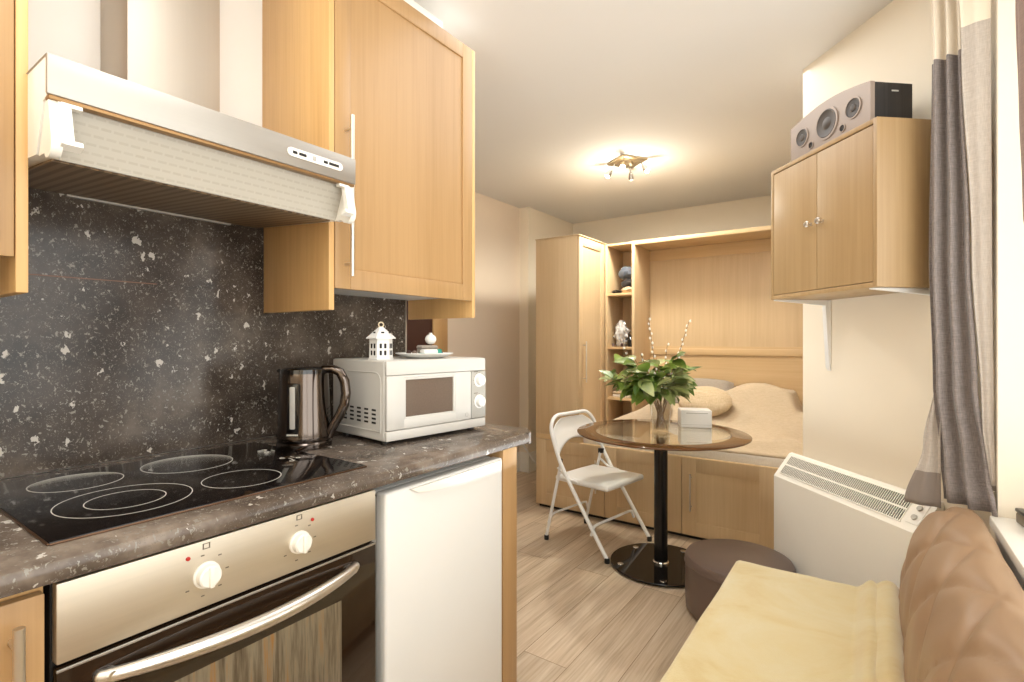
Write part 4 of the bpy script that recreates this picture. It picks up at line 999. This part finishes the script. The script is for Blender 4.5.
# ------------------------------------------------------------------ curtains
def sheet(b, lev, nfold, amp, nz=40, nu=120, ph=0.0):
    """lev: list of (z, xl, yl, xr, yr) from the top down; folds run downwards"""
    def f(u, v):
        zz = lev[0][0]+(lev[-1][0]-lev[0][0])*v
        for k in range(len(lev)-1):
            if lev[k][0] >= zz >= lev[k+1][0]-1e-9:
                q = (lev[k][0]-zz)/(lev[k][0]-lev[k+1][0]+1e-9); break
        q = q*q*(3-2*q)
        P = [lev[k][i]+(lev[k+1][i]-lev[k][i])*q for i in range(1, 5)]
        x = P[0]+(P[2]-P[0])*u; y = P[1]+(P[3]-P[1])*u
        d = Vector((P[2]-P[0], P[3]-P[1])); n = Vector((-d.y, d.x)).normalized()
        w = amp*math.sin(2*math.pi*nfold*(u+.03*noise.noise((u*3, zz*1.3, ph)))+ph)*(.75+.35*noise.noise((u*5, zz*.8, ph+3)))
        return (x+n.x*w, y+n.y*w, zz)
    b.grid(lambda u, v: f(v, u), nz, nu)
t = thing('window_curtain', 'gathered grey linen curtain hanging at the left of the window', 'curtain', (.2, 2.0, .73))
b = MB(); sheet(b, [(2.44, .135, 2.07, .205, 2.04), (2.1, .137, 2.07, .212, 2.035), (1.5, .131, 2.07, .230, 2.03), (1.1, .140, 2.075, .246, 2.025), (.85, .158, 2.085, .272, 2.02), (.737, .163, 2.085, .286, 1.970)], 2.7, .021, ph=1.0)
b.build('grey_panel', M['curt'], t, world=True, mod=[solid(.0015, 0)], angle=70)
b = MB(); sheet(b, [(2.44, .190, 2.012, .2670, 1.998), (2.1, .205, 2.012, .2680, 1.998), (1.5, .228, 2.010, .270, 1.998), (1.0, .250, 2.005, .274, 1.998), (.80, .268, 2.002, .2785, 1.998)], 1.3, .003, nz=40, nu=60, ph=.3)
b.build('pale_lining', M['lining'], t, world=True, mod=[solid(.0015, 0)], angle=70)
b = MB(); sheet(b, [(1.10, .150, 2.10, .166, 2.09), (.9, .122, 2.10, .164, 2.09), (.708, .074, 2.10, .165, 2.085)], 1.4, .006, nz=24, nu=40, ph=.6)
b.build('flared_lining', M['lining'], t, world=True, mod=[solid(.0015, 0)], angle=70)
t = thing('tied_curtain', 'mauve brown curtain edge at the top right of the photo', 'curtain', (.25, 1.35, .75))
b = MB(); sheet(b, [(2.44, .240, 1.22, .252, 1.575), (1.96, .240, 1.20, .252, 1.560), (1.73, .240, 1.18, .252, 1.535), (1.5, .240, 1.12, .252, 1.505), (1.2, .240, 1.02, .252, 1.22), (.9, .240, .95, .252, 1.1), (.76, .240, .92, .252, 1.1)], 5, .008, ph=.2)
b.build('panel', M['curt2'], t, world=True, mod=[solid(.002, 0)], angle=70)

t = thing('sill_tin', 'small dark metal tin on the window sill at the right edge', 'tin', (.362, 1.885, SILL+.0008), R(8))
b = MB(); b.box(-.045, -.06, 0, .045, .06, .030, .006, 3); b.build('tin_body', plain('aged_tin', S(112, 96, 76), .35, .6, var=.1, vs=30), t)
b = MB(); b.box(-.046, -.061, .0302, .046, .061, .040, .003); b.build('tin_lid', M['black'], t)

# ------------------------------------------------------------------ ceiling spotlight
t = thing('ceiling_spotlight', 'square brass ceiling light with four small spots', 'ceiling light', (-1.41, 3.40, CH-.001), R(55))
b = MB(); b.box(-.10, -.10, -.014, .10, .10, 0, .004); b.lathe([(0, -.03), (.05, -.03), (.055, -.014), (0, -.014)], seg=4); b.build('ceiling_plate', M['brass'], t)
for k, (sx, sy) in enumerate(((-1, -1), (1, -1), (1, 1), (-1, 1))):
    p = Vector((sx*.062, sy*.062, -.014)); e = Vector((sx*.078, sy*.078, -.05)); h = e+Vector((sx*.018, sy*.018, -.035))
    b = MB(); b.tube([p, p.lerp(e, .6), e], .004, 8); b.tube([e, h], [.012, .022], 14); sp = b.build('spot_arm', M['chrome'], t)
    b = MB(); b.ball(h, .017, 14); b.build('bulb', M['bulb'] if k in (0, 1, 3) else M['bulboff'], sp)

# ------------------------------------------------------------------ light
def area(name, loc, rot, sx, sy, e, col):
    l = bpy.data.lights.new(name, 'AREA'); l.shape = 'RECTANGLE'; l.size = sx; l.size_y = sy; l.energy = e; l.color = col
    o = bpy.data.objects.new(name, l); o.location = loc; o.rotation_euler = rot; COL.objects.link(o); return o
def point(name, loc, e, col, r=.03):
    l = bpy.data.lights.new(name, 'POINT'); l.energy = e; l.color = col; l.shadow_soft_size = r
    o = bpy.data.objects.new(name, l); o.location = loc; COL.objects.link(o); return o
area('daylight', (.60, .62, 1.53), (0, R(90), 0), 1.5, 2.55, 8, (.94, .99, 1))
area('kitchen_fill', (-.55, .45, 2.44), (0, 0, 0), .5, .5, 6, (.98, .99, 1))  # added fill over the kitchen, no fitting modelled
area('upward_fill', (-.70, 1.80, .80), (R(180), 0, 0), .5, 1.3, 7.5, (.92, .98, 1))  # unseen fill aimed up, added to brighten the ceiling and far room
area('rear_upward_fill', (-.65, -.65, 1.55), (R(180), 0, 0), 1.1, .9, 33, (.92, .98, 1))  # unseen fill behind the camera, added to lift faces turned towards it
area('room_fill', (-.85, 2.25, 2.45), (0, 0, 0), 1.2, 1.6, 16, (.94, .98, 1))  # soft downward fill added to brighten floor and heater, no fitting there
point('spot_lamp', (-1.41, 3.40, 2.22), 9, (1, .94, .80), .06)
sl = bpy.data.lights.new('spot_beam', 'SPOT'); sl.energy = 60; sl.color = (.98, .95, .84); sl.spot_size = R(165); sl.spot_blend = .5; sl.shadow_soft_size = .06
so = bpy.data.objects.new('spot_beam', sl); so.location = (-1.41, 3.40, 2.33); so.rotation_euler = (R(12), 0, 0); COL.objects.link(so)
wd = bpy.data.worlds.new('sky'); SC.world = wd; wd.use_nodes = True
bg = wd.node_tree.nodes['Background']; bg.inputs[0].default_value = (1, .98, .94, 1); bg.inputs[1].default_value = 3.5
pt = bpy.data.lights.new('window_portal', 'AREA'); pt.shape = 'RECTANGLE'; pt.size = 1.6; pt.size_y = 2.73; pt.cycles.is_portal = True
po = bpy.data.objects.new('window_portal', pt); po.location = (.64, .615, 1.53); po.rotation_euler = (0, R(90), 0); COL.objects.link(po)

# ------------------------------------------------------------------ camera
cd = bpy.data.cameras.new('camera'); cam = bpy.data.objects.new('camera', cd); COL.objects.link(cam)
cam.location = (0, 0, 1.23); cam.rotation_euler = (R(90), 0, R(35)); cd.sensor_width = 36; cd.lens = 36*520/1024; cd.shift_y = -1/1024; cd.clip_start = .02
SC.camera = cam
SC.view_settings.view_transform = 'Standard'; SC.view_settings.look = 'None'; SC.view_settings.gamma = 1; SC.view_settings.exposure = 0.0
SC.view_settings.use_curve_mapping = False
